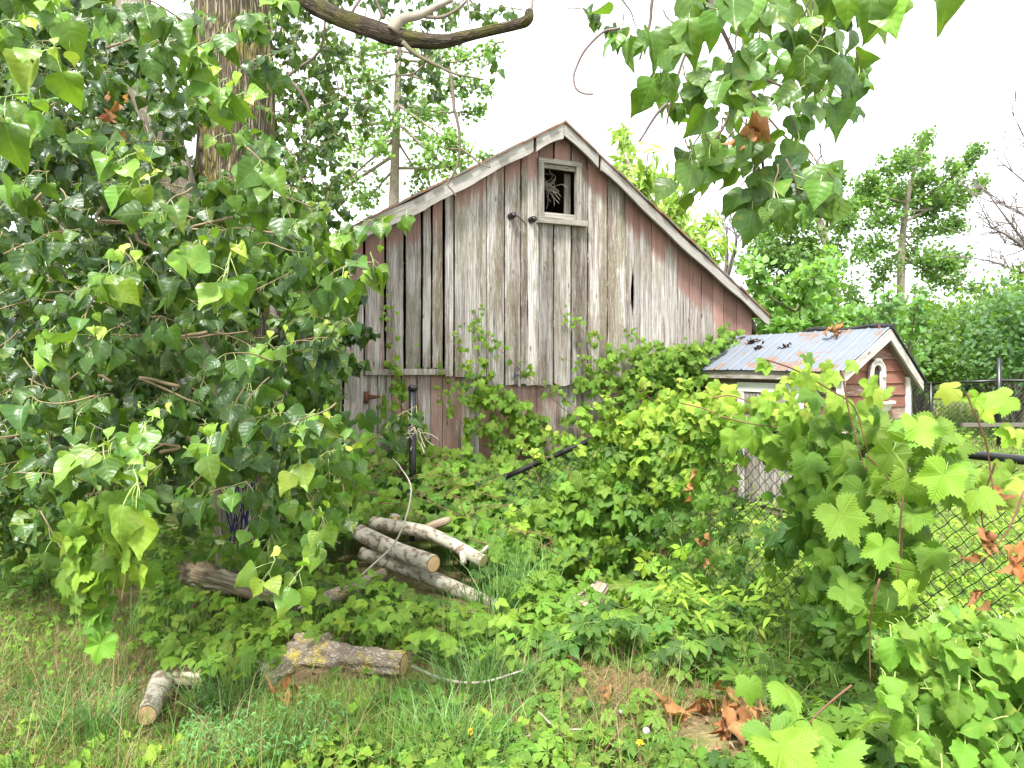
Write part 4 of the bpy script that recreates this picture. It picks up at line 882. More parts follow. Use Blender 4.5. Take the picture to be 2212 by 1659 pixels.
# bright clusters nearest the camera
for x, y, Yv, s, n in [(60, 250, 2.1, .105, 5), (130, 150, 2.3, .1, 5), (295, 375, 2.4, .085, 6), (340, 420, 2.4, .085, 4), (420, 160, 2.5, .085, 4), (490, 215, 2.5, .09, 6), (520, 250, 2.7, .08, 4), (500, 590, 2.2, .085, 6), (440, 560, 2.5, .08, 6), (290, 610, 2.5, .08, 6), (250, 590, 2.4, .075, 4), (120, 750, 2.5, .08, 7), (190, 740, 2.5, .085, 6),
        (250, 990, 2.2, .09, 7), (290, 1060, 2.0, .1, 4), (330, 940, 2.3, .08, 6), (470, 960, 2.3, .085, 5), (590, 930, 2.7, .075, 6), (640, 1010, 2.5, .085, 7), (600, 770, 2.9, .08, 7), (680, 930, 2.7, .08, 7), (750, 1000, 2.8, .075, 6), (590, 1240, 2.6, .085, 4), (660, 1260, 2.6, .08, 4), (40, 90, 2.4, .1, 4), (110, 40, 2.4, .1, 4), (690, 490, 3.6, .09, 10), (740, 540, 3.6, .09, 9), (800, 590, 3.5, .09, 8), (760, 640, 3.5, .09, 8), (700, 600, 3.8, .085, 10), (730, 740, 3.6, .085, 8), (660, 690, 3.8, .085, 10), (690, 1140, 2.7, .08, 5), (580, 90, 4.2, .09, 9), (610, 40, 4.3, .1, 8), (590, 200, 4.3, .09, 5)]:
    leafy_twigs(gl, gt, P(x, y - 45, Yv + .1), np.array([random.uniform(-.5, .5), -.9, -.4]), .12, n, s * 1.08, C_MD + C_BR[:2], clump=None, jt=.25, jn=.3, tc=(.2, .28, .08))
    yg = sample_poly([(x - 30, y - 70), (x + 30, y - 70), (x + 30, y - 30), (x - 30, y - 30)], 3); scatter(gl, T_CW, PP(yg[:, 0], yg[:, 1], Yv), DOWN, FRONT, rs(.03, .05, 3), C_YO, .6, .5)
for x, y in ((440, 60), (560, 60), (470, 140), (575, 160), (450, 230), (540, 300), (480, 320), (560, 380), (440, 400), (500, 410), (590, 330), (420, 120), (250, 60), (330, 120), (270, 180)):
    leafy_twigs(gl, gt, P(x, y - 30, random.uniform(4.2, 5.0)), np.array([random.uniform(-.7, .7), -.7, -.4]), .2, random.randint(4, 8), .09, C_DK[1:] + C_MD[1:2], tc=(.2, .2, .1))
for x, y in ((560, 960), (600, 1040), (540, 930), (470, 1100), (610, 1120), (440, 1050), (590, 1170), (650, 1080)):
    leafy_twigs(gl, gt, P(x, y - 30, random.uniform(3.2, 4.2)), np.array([random.uniform(-.7, .7), -.7, -.4]), .2, 7, .09, C_DK[2:] + C_MD)
# lighter canopy behind, right of the trunk, hanging from the big tree
CP = [(590, 40), (660, 20), (760, 100), (800, 200), (740, 260), (700, 330), (740, 420), (720, 470), (600, 450)]
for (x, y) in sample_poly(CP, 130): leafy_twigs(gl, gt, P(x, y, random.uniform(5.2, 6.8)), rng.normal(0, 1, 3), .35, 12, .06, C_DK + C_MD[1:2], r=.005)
for (x, y) in sample_poly([(600, -30), (960, -40), (1030, 0), (900, 30), (860, 20), (760, 20), (680, 40)], 30): leafy_twigs(gl, gt, P(x, y, random.uniform(5, 6)), rng.normal(0, 1, 3), .25, 10, .06, C_DK, r=.005)
for (x, y) in sample_poly([(880, 150), (930, 60), (990, 80), (960, 180), (900, 200)], 8): leafy_twigs(gl, gt, P(x, y, 5.2), rng.normal(0, 1, 3), .25, 10, .06, C_DK, r=.005)
# crown above the frame, gives the real overhead shade
for _ in range(170):
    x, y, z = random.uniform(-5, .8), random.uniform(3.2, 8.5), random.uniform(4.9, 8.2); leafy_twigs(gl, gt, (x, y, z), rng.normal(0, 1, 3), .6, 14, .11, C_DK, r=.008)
gl.build('crown', M_LEAF, big); gt.build('twigs', M_STEM, big)
# blue wires on the trunk
g = Geo()
for k in range(26):
    x = random.uniform(495, 545); y = random.uniform(1010, 1040); p = [P(x, y, 5.05)]
    for q in range(4): x += random.uniform(-14, 14); y += random.uniform(25, 48); p.append(P(x, y, random.uniform(4.9, 5.05)))
    if k % 3 == 0: p.append(p[-1] + np.array([.04, 0, .1])); p.append(p[-2] + np.array([.07, 0, .2]))
    g.tube(smoothcurve(p, 5), .0035, 5)
tag(g.build('wire_tangle', M_BLUE), 'tangle of dark blue wires hanging on the pale trunk foot', 'wire')
# overhanging branches, top right
ob = thing('overhanging_branch', 'leafy cottonwood bough hanging into the sky at upper right', 'branch', P(1560, -150, 2.3))
gl = Geo(); gt = Geo()
RP = [(1320, 30), (1340, -60), (1830, -60), (1810, 60), (1850, 130), (1800, 190), (1760, 290), (1790, 360), (1740, 380), (1690, 400), (1640, 440), (1600, 400), (1560, 330), (1500, 330), (1470, 380), (1445, 330), (1450, 250), (1380, 170), (1350, 90)]
for (x, y) in sample_poly(RP, 62, 5): leafy_twigs(gl, gt, P(x, y - 20, random.uniform(1.9, 2.7)), np.array([random.uniform(-.6, .6), random.uniform(-.4, .4), -.8]), .13, 4, .088, C_DK[1:] + C_MD[:2], clump=2, jt=.28, jn=.5, tc=(.13, .09, .06), r=.003)
for (x, y, n) in [(1640, 390, 6), (1660, 430, 6), (1620, 440, 5), (1480, 330, 4), (1470, 380, 3), (1720, 390, 4), (1850, 140, 3), (1780, 220, 3), (1770, 340, 4)]: leafy_twigs(gl, gt, P(x, y - 30, 2.2), (0.1, -.1, -1), .08, n, .085, C_DK[1:] + C_MD[:2], clump=None, tc=(.13, .09, .06), r=.003)
for x, y in ((1880, 10), (1915, 20), (1935, -5), (2050, -25), (1830, -20)):
    scatter(gl, T_CW, P(x, y - 15, 1.7)[None], DOWN, FRONT, np.array([.095]), C_MD, .15, .5)
for pl, r in (([(1500, -100), (1540, 20), (1600, 150), (1640, 260), (1650, 380), (1655, 430)], .008), ([(1540, 20), (1480, 120), (1450, 220), (1440, 270)], .005), ([(1600, 150), (1700, 190), (1790, 200)], .005), ([(1620, 210), (1700, 300), (1760, 360)], .004), ([(1420, -80), (1400, 60), (1380, 130)], .006), ([(1640, -100), (1720, 40), (1800, 110)], .006), ([(1600, 150), (1560, 280), (1490, 340)], .005), ([(1800, -120), (1900, -40), (2060, -40)], .006)): tw(pl, 2.3, r, r * .5, (.12, .085, .06), gt)
hk = Each()
tw([(1340, 60), (1305, 68), (1275, 95), (1250, 130), (1237, 165), (1242, 192), (1258, 202), (1281, 203)], 2.2, .0045, .003, (.20, .15, .14), hk); tw([(1440, 225), (1420, 245), (1400, 275), (1380, 306)], 2.2, .005, .003, (.16, .12, .11), hk); hk.build('bare_twig', M_STEM, ob)
gl.build('foliage', M_LEAF, ob); gt.build('twigs', M_STEM, ob)
deadclump(P(1610, 290, 2.15), 5, .085, (.012, .01, .02), 'orange withered leaf bunch hanging among the upper right bough leaves')
deadclump(P(241, 225, 3.0), 6, .06, (.03, .02, .04), 'orange withered leaf bunch in front of the left pale trunk')

def plume_tree(name, label, Yd, tr, limbs, lsize, dens, cols, T=T_FAR, tbark=M_PALEBARK, spread=.36, tipd=(0, 0, .1), nor=(0, -.6, .6), barkc=(.30, .27, .22), group=None, mat=None, extra=None, seed=0):
    b = P(tr[0][0], tr[0][1], Yd); t = thing(name, label, 'tree', (b[0], b[1], float(hgt(b[0], b[1]))), group)
    pl = smoothcurve(np.column_stack([[P(x, y, Yd) for x, y, h in tr], [h / F * Yd for x, y, h in tr]]), 5); pl[0, 2] = float(hgt(b[0], b[1])) - .1
    g = Geo(); g.tube(pl[:, :3], pl[:, 3], 12, .08); gl = Geo()
    for L in limbs:
        f, tipx, tipy = L[:3]; k = L[3] if len(L) > 3 else 1.; k2 = L[4] if len(L) > 4 else 1.
        i = int(f * (len(pl) - 1)); a = pl[i, :3]; dy = random.uniform(-1, 1) * 1.2; e = P(tipx, tipy, Yd + dy); ln = np.linalg.norm(e - a)
        m = a * .55 + e * .45 + np.array([(e[0] - a[0]) * .12, 0, -ln * .06]); c = smoothcurve([a, m, e], 10); r0 = min(pl[i, 3] * .6, .012 * ln + .01)
        g.tube(c, np.linspace(r0, .006, len(c)), 6, c=barkc)
        nt_ = max(4, int(ln * 9 * k2)); 
        for q in range(nt_):
            s = random.uniform(.12, 1.) ** .8; p = c[min(int(s * (len(c) - 1)), len(c) - 2)]; ax = nrm(e - m); R = spread * k * (1.25 - s) ** .7
            d = nrm(rng.normal(0, 1, 3) + ax * .9 + np.array([0, 0, .3])); e2 = p + d * R * random.uniform(.4, 1.2); g.tube([p, e2], [.008, .003], 4, c=barkc)
            n = int(dens * (.6 + random.random())); tt = rs(.25, 1.1, n)[:, None]; pos = p + (e2 - p) * tt + rng.normal(0, .055 + R * .07, (n, 3))
            scatter(gl, T, pos, np.asarray(tipd) + d * .3, nor, rs(lsize * .7, lsize * 1.2, n), cols, .8, .6, clump=1.1)
    if extra: extra(gl)
    g.build('trunk', tbark, t); gl.build('crown', mat or M_FAR, t); return t
C_POP = [(.07, .14, .035), (.11, .21, .045), (.17, .29, .06)]
plume_tree('poplar_tree', 'slender pale trunked poplar behind the left roof slope', 13., [(846, 1000, 14), (850, 500, 12), (855, 300, 9), (862, 130, 6), (866, 60, 3)],
    [(.5, 700, 330, 1.3), (.5, 720, 420, 1.3), (.55, 760, 250, 1.2), (.6, 1010, 330, .8), (.55, 1000, 400, 1.), (.62, 960, 250, .9), (.7, 1060, 190, .6), (.75, 1075, 110, .7), (.8, 1010, 120, .7), (.7, 760, 170, 1.2), (.85, 790, 110, 1.), (.9, 880, 50, .8), (.95, 850, 100, 1), (.45, 640, 480, 1.4), (.5, 930, 430, 1.), (.62, 1040, 240, .6), (.4, 790, 440, 1.4), (.8, 700, 110, 1.), (.72, 920, 320, .9), (.55, 660, 250, 1.2), (.6, 820, 330, 1), (.4, 1060, 330, .5)], .085, 17, C_POP, spread=.5)
plume_tree('poplar_tree', 'tallest windswept poplar at right with upright plumes beyond the coop', 17., [(1944, 1000, 11), (1946, 600, 8), (1953, 480, 6), (1972, 380, 4), (1998, 300, 2)],
    [(.5, 1905, 325, .7), (.62, 1855, 370, .8), (.6, 1840, 440, .9), (.95, 2005, 285, .7), (.8, 1960, 345, .8), (.5, 2112, 320, .8), (.55, 2130, 390, .7), (.4, 2085, 470, .9), (.55, 2060, 400, 1.), (.7, 2060, 350, .7), (.5, 1890, 470, 1.3), (.4, 1850, 560, 1.3), (.45, 1990, 500, 1.1), (.3, 2080, 560, 1.2), (.35, 1900, 620, 1.2), (.6, 1930, 400, 1.), (.4, 2020, 600, 1.1), (.3, 2130, 640, 1.), (.75, 1985, 400, 1.), (.85, 1990, 340, .8), (.65, 1950, 440, 1.2), (.3, 1960, 560, 1.3), (.2, 2060, 680, 1.3), (.2, 1860, 700, 1.2), (.3, 2110, 590, 1.), (.2, 1990, 650, 1.3), (.8, 1930, 330, .7), (.6, 1870, 420, .8), (.6, 2080, 350, .7)], .09, 30, C_POP, spread=.55)
plume_tree('poplar_tree', 'broad poplar left of the tallest one, tapering to small tips', 16., [(1800, 1000, 14), (1800, 620, 11), (1770, 480, 7), (1740, 380, 4)],
    [(.6, 1700, 420, 1.), (.7, 1735, 385, .8), (.5, 1640, 500, 1.2), (.5, 1600, 580, 1.2), (.45, 1830, 450, 1.1), (.6, 1810, 360, .8), (.8, 1760, 390, .8), (.5, 1740, 520, 1.4), (.4, 1680, 620, 1.4), (.4, 1780, 600, 1.4), (.3, 1850, 640, 1.4), (.5, 1650, 550, 1.2), (.45, 1700, 560, 1.4), (.35, 1590, 650, 1.2), (.6, 1860, 400, .8), (.5, 1670, 460, 1.), (.5, 1620, 530, 1.), (.7, 1780, 340, .7)], .09, 34, C_POP, spread=.58)
plume_tree('ash_tree', 'lime green young tree rising behind the right roof slope', 11.5, [(1440, 1000, 12), (1430, 600, 9), (1390, 450, 6), (1350, 330, 3)],
    [(.6, 1340, 290, .8), (.7, 1400, 330, .8), (.6, 1330, 360, .9), (.5, 1480, 400, 1.), (.5, 1440, 380, 1.), (.45, 1540, 470, 1.), (.4, 1570, 520, .8), (.5, 1380, 420, 1.1), (.3, 1520, 560, 1.1), (.4, 1470, 480, 1.2), (.3, 1420, 520, 1.2)], .20, 16, [(.20, .30, .05), (.28, .40, .07), (.36, .48, .10)], T=T_LANCE, spread=.42, tipd=(0, 0, -.6))
plume_tree('young_tree', 'bright green sapling crown between barn roof and coop roof', 11., [(1700, 1000, 10), (1700, 800, 8), (1730, 650, 5), (1780, 560, 3)],
    [(.6, 1800, 545, .8, 1.5), (.6, 1760, 580, 1, 1.5), (.5, 1720, 610, 1.1, 1.5), (.5, 1680, 640, 1.1, 1.5), (.5, 1640, 680, 1, 1.5), (.5, 1800, 620, .8), (.4, 1760, 690, 1.1, 1.5), (.4, 1700, 700, 1.1, 1.5), (.6, 1620, 560, .6), (.5, 1840, 680, .8), (.4, 1650, 700, 1)], .12, 16, [(.09, .20, .04), (.14, .28, .055), (.20, .36, .08)], spread=.42)
plume_tree('young_tree', 'leafy sapling just right of the coop roof peak', 9.5, [(1960, 960, 9), (1960, 800, 6), (1930, 700, 4)],
    [(.6, 1920, 640, .9), (.6, 1870, 680, .9), (.5, 1980, 660, .9), (.5, 1900, 700, .9), (.5, 1850, 700, .8), (.5, 1950, 720, 1)], .10, 12, [(.08, .18, .04), (.12, .25, .055)], spread=.3)
def mass_tree(name, label, poly, Yd, n, lsize, cols, tipd=(0, 0, -.3), dpt=1.6, T=T_FAR, trx=None, group=None, seed=1, cat='tree', ncl=60):
    c = np.mean(poly, 0); b = P(trx or c[0], 900, Yd); t = thing(name, label, cat, (b[0], b[1], float(hgt(b[0], b[1]))), group)
    cl = sample_poly(poly, ncl); cp = PP(cl[:, 0], cl[:, 1], Yd + rng.uniform(-dpt, dpt, ncl)); g = Geo(); base = np.array([b[0], b[1], float(hgt(b[0], b[1])) - .1])
    for k in range(0, ncl, 3): m = (base + cp[k]) / 2 + np.array([0, 0, .3]); g.tube(smoothcurve([base, m * .6 + base * .4, cp[k]], 5), np.linspace(.05, .006, 11), 6, .1, c=(.25, .22, .18))
    g.build('trunk', M_PALEBARK, t); gl = Geo(); k = rng.integers(0, ncl, n); R = .021 * Yd; pos = cp[k] + rng.normal(0, 1, (n, 3)) * R * np.array([1, 1, .7])
    scatter(gl, T, pos, tipd, (0, -.6, .7), rs(lsize * .7, lsize * 1.2, n), cols, .8, .6, clump=.9); gl.build('crown', M_FAR, t)
C_DG = [(.035, .09, .03), (.055, .13, .04), (.085, .18, .05)]
mass_tree('maple_tree', 'yellow green bushy tree at the right edge behind the far fence', [(2030, 690), (2090, 660), (2150, 640), (2240, 600), (2320, 600), (2320, 790), (2060, 790), (2030, 740)], 14., 10500, .085, [(.07, .15, .03), (.14, .24, .045), (.21, .33, .065)], ncl=110)
mass_tree('dark_tree', 'dark shady tree at right edge before the yellow green one', [(2120, 700), (2200, 640), (2300, 640), (2300, 800), (2130, 800), (2110, 770)], 12.5, 7000, .085, C_DG, ncl=70)
mass_tree('maple_tree', 'pale leaved tree standing beyond the coop right rake', [(1900, 720), (1960, 690), (2040, 690), (2070, 740), (2070, 800), (1900, 800)], 13.3, 9000, .08, [(.06, .13, .03), (.11, .20, .045)], ncl=60)
mass_tree('young_tree', 'leafy thicket tree behind the coop roof ridge', [(1600, 690), (1700, 690), (1900, 700), (1950, 780), (1600, 780)], 13.5, 8000, .09, C_POP, ncl=70)
def treeline(poly, Yd, n, ls, cols, lab):
    g = Geo(); p = sample_poly(poly, n); pos = PP(p[:, 0], p[:, 1], Yd + rng.uniform(-3, 3, n)); scatter(g, T_FAR, pos, (0, 0, -.3), (0, -.6, .7), rs(ls * .7, ls * 1.2, n), cols, .8, .6, clump=.25); tag(g.build('treeline', M_FAR), lab, 'trees', kind='stuff')
treeline([(1850, 770), (1950, 750), (2060, 760), (2212, 720), (2600, 650), (2700, 850), (1800, 850)], 27, 9000, .4, [(.025, .06, .025), (.05, .11, .04)], 'dark distant trees beyond the far fence')
treeline([(-700, 640), (-200, 600), (100, 690), (300, 660), (560, 700), (560, 860), (-700, 860)], 42, 6000, .6, [(.04, .08, .03), (.07, .14, .05)], 'distant trees behind the large cottonwood')
def bare(name, label, Yd, base, tips, r):
    t = thing(name, label, 'tree', (P(*base, Yd)[0], Yd, .3)); g = Geo(); a = P(*base, Yd)
    for x, y in tips:
        e = P(x, y, Yd + random.uniform(-1, 1)); m = (a + e) / 2 + rng.normal(0, .15, 3) + np.array([0, 0, .2]); c = smoothcurve([a, m, e], 8); g.tube(c, np.linspace(r, r * .1, len(c)), 5, c=(.22, .18, .17))
        for q in range(11):
            s = random.randint(5, len(c) - 2); d = nrm(nrm(e - a) + rng.normal(0, .55, 3)); ln = random.uniform(.3, 1.1); e2 = c[s] + d * ln; g.tube(smoothcurve([c[s], (c[s] + e2) / 2 + rng.normal(0, .05, 3), e2], 3), np.linspace(r * .25, r * .07, 7), 4, c=(.22, .18, .17))
            for w in range(3): e3 = c[s] + d * ln * random.uniform(.3, .9); g.tube([e3, e3 + nrm(d + rng.normal(0, .7, 3)) * random.uniform(.2, .5)], [r * .14, r * .05], 4, c=(.22, .18, .17))
    g.build('branches', M_STEM, t); return t
bare('bare_tree', 'leafless grey tree reaching in from the right edge', 14., (2320, 640), [(2120, 400), (2140, 330), (2180, 230), (2110, 480), (2130, 560), (2160, 440), (2240, 280), (2150, 520)], .06)
bare('bare_tree', 'small leafless tree behind the lime green tree', 18., (1560, 640), [(1520, 470), (1560, 450), (1600, 500), (1580, 480), (1500, 540)], .05)
wt = thing('overhead_wires', 'thin overhead wires crossing behind the far fence', 'wires', P(2050, 700, 24) * np.array([1, 1, 0]))
g = Geo()
for y0, y1 in ((752, 742), (700, 640), (762, 770)): g.tube(smoothcurve([P(1850, y0, 24.), P(2050, (y0 + y1) / 2 + 4, 24.), P(2500, y1, 24.)], 8), .007, 5)
g.build('wire', M_PLASTIC, wt)

# ------------------------------------------------------------------ vines
EXC = [((405, 1240), (640, 1290), 22), ((560, 1462), (700, 1408), 22), ((640, 1405), (865, 1430), 26), ((345, 1475), (315, 1555), 26), ((360, 1465), (448, 1468), 18), ((785, 1150), (935, 1220), 22), ((810, 1130), (1045, 1210), 17), ((790, 1200), (1075, 1315), 17), ((900, 1445), (1130, 1455), 12), ((1500, 1560), (1600, 1590), 42)]
def keepmask(px, py, q=.86):
    m = np.zeros(len(px), bool)
    for (x0, y0), (x1, y1), r in EXC:
        t = np.clip(((px - x0) * (x1 - x0) + (py - y0) * (y1 - y0)) / ((x1 - x0) ** 2 + (y1 - y0) ** 2), 0, 1)
        m |= ((px - x0 - t * (x1 - x0)) ** 2 + (py - 6 - y0 - t * (y1 - y0)) ** 2) < r * r
    return ~(m & (rng.random(len(px)) < q))
def keep3(p): return keepmask(CX + p[:, 0] / p[:, 1] * F, HY - (p[:, 2] - EYE) / p[:, 1] * F)
def vsurf(k_px, k_py):      # sloping vegetation bank in front of the barn
    k = (k_py - HY) / F; return 2.78 / (k + .286)
def vstem(g, pts, r=.004, c=(.20, .09, .06)): p = smoothcurve(pts, 6); g.tube(p, np.linspace(r, r * .5, len(p)), 5, c=c)
# bank between fence and barn
bk = thing('grapevine_bank', 'bank of wild grapevine heaped between the broken fence and the barn', 'vine', (0, 6.2, 0)); gl = Geo(); gs = Each()
MP = [(740, 1010), (790, 960), (850, 950), (900, 965), (1000, 970), (1090, 985), (1150, 1000), (1210, 985), (1260, 945), (1330, 905), (1450, 880), (1600, 870), (1600, 960), (1550, 1060), (1300, 1180), (1100, 1290), (1050, 1200), (960, 1150), (850, 1130), (760, 1140)]
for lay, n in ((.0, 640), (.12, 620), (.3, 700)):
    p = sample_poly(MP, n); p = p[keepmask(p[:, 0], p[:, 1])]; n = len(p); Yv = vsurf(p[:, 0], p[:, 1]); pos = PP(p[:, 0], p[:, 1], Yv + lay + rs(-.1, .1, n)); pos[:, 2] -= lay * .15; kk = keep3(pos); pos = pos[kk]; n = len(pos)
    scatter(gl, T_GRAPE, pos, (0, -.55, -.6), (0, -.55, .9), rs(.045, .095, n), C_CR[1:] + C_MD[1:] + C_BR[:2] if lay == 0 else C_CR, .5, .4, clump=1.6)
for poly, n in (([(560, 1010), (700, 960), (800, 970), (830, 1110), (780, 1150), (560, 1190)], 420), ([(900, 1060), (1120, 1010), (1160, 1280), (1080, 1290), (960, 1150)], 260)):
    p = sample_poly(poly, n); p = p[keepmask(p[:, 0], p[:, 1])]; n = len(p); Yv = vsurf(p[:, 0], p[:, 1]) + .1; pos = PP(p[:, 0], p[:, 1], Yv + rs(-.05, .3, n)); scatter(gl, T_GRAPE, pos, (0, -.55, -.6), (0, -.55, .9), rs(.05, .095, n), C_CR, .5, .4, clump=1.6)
for _ in range(60):
    x, y = sample_poly(MP, 1)[0]; Yv = vsurf(x, y) - .03; vstem(gs, [P(x, y, Yv), P(x + random.uniform(-60, 60), y - random.uniform(0, 50), Yv), P(x + random.uniform(-120, 120), y - random.uniform(10, 80), Yv + .1)])
gl.build('foliage', M_GRAPE, bk); gs.build('stem', M_STEM, bk)
# vines climbing the barn wall
wv = thing('grapevine', 'wild grapevine climbing the barn boards in slanting strands', 'vine', B3(4, .2, 0)); gl = Geo(); gs = Each()
strands = [[(1300, 960), (1210, 880), (1120, 800), (1050, 730), (1000, 700)], [(1220, 960), (1130, 900), (1040, 820), (990, 760), (960, 720)], [(1150, 960), (1080, 860), (1030, 760), (1018, 700), (1030, 680)], [(1500, 880), (1400, 800), (1300, 740), (1230, 700), (1205, 670)], [(1560, 860), (1470, 790), (1380, 740), (1340, 720)], [(1560, 800), (1500, 760), (1440, 740)], [(1400, 880), (1300, 810), (1240, 760)], [(1450, 900), (1350, 830), (1260, 790), (1200, 770)], [(1180, 960), (1090, 880), (1000, 850), (960, 800), (880, 760)], [(900, 960), (860, 860), (850, 790), (838, 720), (822, 640)], [(1330, 960), (1260, 900), (1200, 850), (1150, 840)], [(1100, 960), (1020, 930), (960, 880), (940, 820)], [(1560, 830), (1430, 770), (1330, 700)], [(870, 960), (830, 900), (815, 840)]]
for st_ in strands:
    c = smoothcurve([B3(BU_(x, y)[0], .05, BU_(x, y)[1]) for x, y in st_], 10); gs.tube(c + rng.normal(0, .004, c.shape), np.linspace(.004, .002, len(c)), 5, c=(.20, .09, .06))
    n = int(len(c) * 1.05); t = rng.random(n) ** 1.4; pos = c[(t * (len(c) - 1)).astype(int)] + bn3 * rs(.02, .14, n)[:, None] + rng.normal(0, .05, (n, 3)) * np.array([1, .6, 1])
    sz = .022 + .065 * (1 - t) * rs(.7, 1.2, n); scatter(gl, T_GRAPE, pos, (-.1, -.3, -1), (0, -1, .5), sz, C_MD[1:] + C_BR[:2], .4, .4)
for poly, n, s0, s1 in (([(1230, 830), (1300, 760), (1400, 745), (1560, 750), (1600, 800), (1560, 880), (1300, 900)], 330, .045, .08), ([(1380, 770), (1560, 720), (1600, 860), (1400, 880)], 230, .045, .08), ([(950, 860), (1000, 800), (1100, 850), (1200, 920), (1220, 980), (1000, 980)], 90, .045, .075), ([(1520, 700), (1560, 700), (1600, 760), (1520, 820)], 40, .04, .06)):
    p = sample_poly(poly, n); uz = np.array([BU_(x, y, .0) for x, y in p]); pos = np.array([B3(u, random.uniform(.03, .3), z) for u, z in uz])
    scatter(gl, T_GRAPE, pos, (-.1, -.4, -1), (0, -.9, .6), rs(s0, s1, n), C_CR[1:] + C_MD[1:] + C_BR[:2], .45, .4, clump=2)
gl.build('foliage', M_GRAPE, wv); gs.build('stem', M_STEM, wv)
# creeper on the fence corner
cv = thing('creeper', 'five leaved creeper curtain over the fence corner post', 'vine', (PC[0], PC[1], 0)); gl = Geo(); gs = Each()
def fy(px): return np.where(px > 1404, fenceY(px), 5.25 + (1404 - px) / 308 * .2)
VP = [(1070, 1120), (1130, 1075), (1200, 1030), (1280, 985), (1350, 940), (1400, 910), (1540, 895), (1560, 960), (1500, 1020), (1470, 1150), (1500, 1280), (1440, 1330), (1250, 1330), (1100, 1250), (1060, 1160)]
for lay, n, cols in ((-.14, 300, C_CR), (.0, 520, C_CR), (-.2, 60, C_BR)):
    p = sample_poly(VP, n); pos = PP(p[:, 0], p[:, 1], fy(p[:, 0]) + lay + rs(-.08, .06, n)); scatter(gl, T_CREEP, pos, (0, -.35, -1), (0, -.95, .5), rs(.07, .115, n), cols, .45, .35, clump=2)
gl2 = Geo(); n = 280; p = sample_poly([(1090, 1140), (1170, 1070), (1290, 1000), (1380, 1080), (1330, 1300), (1150, 1280)], n); pos = PP(p[:, 0], p[:, 1], fy(p[:, 0]) - .15 + rs(-.1, .1, n)); scatter(gl2, T_GRAPE, pos, (0, -.35, -1), (0, -.95, .5), rs(.055, .10, n), C_MD + C_BR[:1], .4, .35, clump=2)
n = 330; p = sample_poly([(1290, 945), (1340, 900), (1440, 875), (1560, 870), (1580, 930), (1480, 950), (1370, 960)], n); pos = PP(p[:, 0], p[:, 1], fy(p[:, 0]) - .08 + rs(-.15, .15, n)); scatter(gl2, T_GRAPE, pos, (0, -.5, -.7), (0, -.7, .8), rs(.03, .07, n), C_MD[1:] + C_BR + C_YO, .5, .4, clump=3)
gl.build('foliage', M_CREEP, cv)
gs2 = Each()
for x0, y0, x1, y1 in ((1340, 920, 1300, 850), (1400, 890, 1380, 820), (1450, 880, 1490, 820), (1300, 940, 1230, 880), (1500, 880, 1540, 830), (1250, 970, 1180, 930), (1200, 990, 1120, 970), (1420, 880, 1440, 840), (1360, 910, 1270, 870), (1530, 880, 1590, 850), (1480, 900, 1420, 850), (1280, 960, 1320, 900)):
    Yq = float(fy(x0)) - .05; c = smoothcurve([P(x0, y0, Yq), P((x0 * .4 + x1 * .6), y1 + 12 + random.uniform(-10, 10), Yq - .05), P(x1, y1 + random.uniform(-8, 12), Yq + random.uniform(-.2, .2))], 6); gs2.tube(c, np.linspace(.003, .0015, len(c)), 5, c=(.25, .12, .06))
    n = 13; t = rng.random(n); pos = c[(t * (len(c) - 1)).astype(int)] + rng.normal(0, .02, (n, 3)); k = rng.random(n) < .5; sz = .02 + .05 * (1 - t)
    scatter(gl2, T_GRAPE, pos, (0, -.4, -.6), (0, -.7, .8), sz, C_BR + C_YO, .6, .5)
gv = thing('grapevine', 'lime tipped grapevine topping the fence corner and broken rail', 'vine', (PC[0], PC[1], .05)); gl2.build('foliage', M_GRAPE, gv); gs2.build('stem', M_STEM, gv)
for _ in range(16): x = random.uniform(1120, 1500); y = random.uniform(950, 1250); vstem(gs, [P(x, y, float(fy(x)) - .1), P(x + random.uniform(-30, 30), y + 60, float(fy(x)) - .12), P(x + random.uniform(-40, 40), y + 150, float(fy(x)) - .1)])
gs.build('stem', M_STEM, cv)
# big grapevine right
gr = thing('grapevine', 'large leaved grapevine spilling over the fence rail at right', 'vine', (1.8, 3.7, 0)); gl = Geo(); gs = Each(); gc = Geo()
def gput(poly, n, dy0, dy1, s0, s1, cols, T=T_GRAPE, G_=None, tip=(0, -.35, -1), nor=(0, -.95, .55), jt=.4, jn=.35, cl=2.):
    p = sample_poly(poly, n); pos = PP(p[:, 0], p[:, 1], np.minimum(fenceY(p[:, 0]), 4.9) - rs(dy0, dy1, n)); scatter(G_ or gl, T, pos, tip, nor, rs(s0, s1, n), cols, jt, jn, clump=cl)
gput([(1560, 900), (1640, 870), (1760, 890), (1900, 880), (1960, 960), (1900, 1060), (1830, 1060), (1740, 1000), (1640, 980), (1540, 990)], 62, .05, .35, .07, .115, C_MD + C_BR[:1])
gput([(1720, 1000), (1950, 960), (2000, 1100), (1960, 1250), (1900, 1400), (1760, 1330), (1720, 1200)], 110, .0, .5, .065, .12, C_CR + C_MD[1:])
gput([(1720, 1000), (1960, 960), (1980, 1300), (1900, 1450), (1760, 1380), (1720, 1200)], 110, -.1, .2, .06, .09, C_CR)
gput([(1880, 920), (2050, 900), (2080, 1000), (2000, 1250), (1900, 1200)], 34, .2, .6, .08, .125, C_MD[1:] + C_BR[:1])
gput([(1740, 780), (1800, 840), (1960, 900), (1700, 900), (1560, 880), (1650, 860)], 34, .2, .5, .04, .07, C_BR + C_YO)
gput([(2060, 1020), (2212, 1000), (2230, 1060), (2100, 1120)], 14, .1, .4, .05, .09, C_MD[1:] + C_BR); gput([(1560, 940), (1720, 960), (1720, 1250), (1560, 1250)], 14, -.05, .2, .05, .08, C_MD)
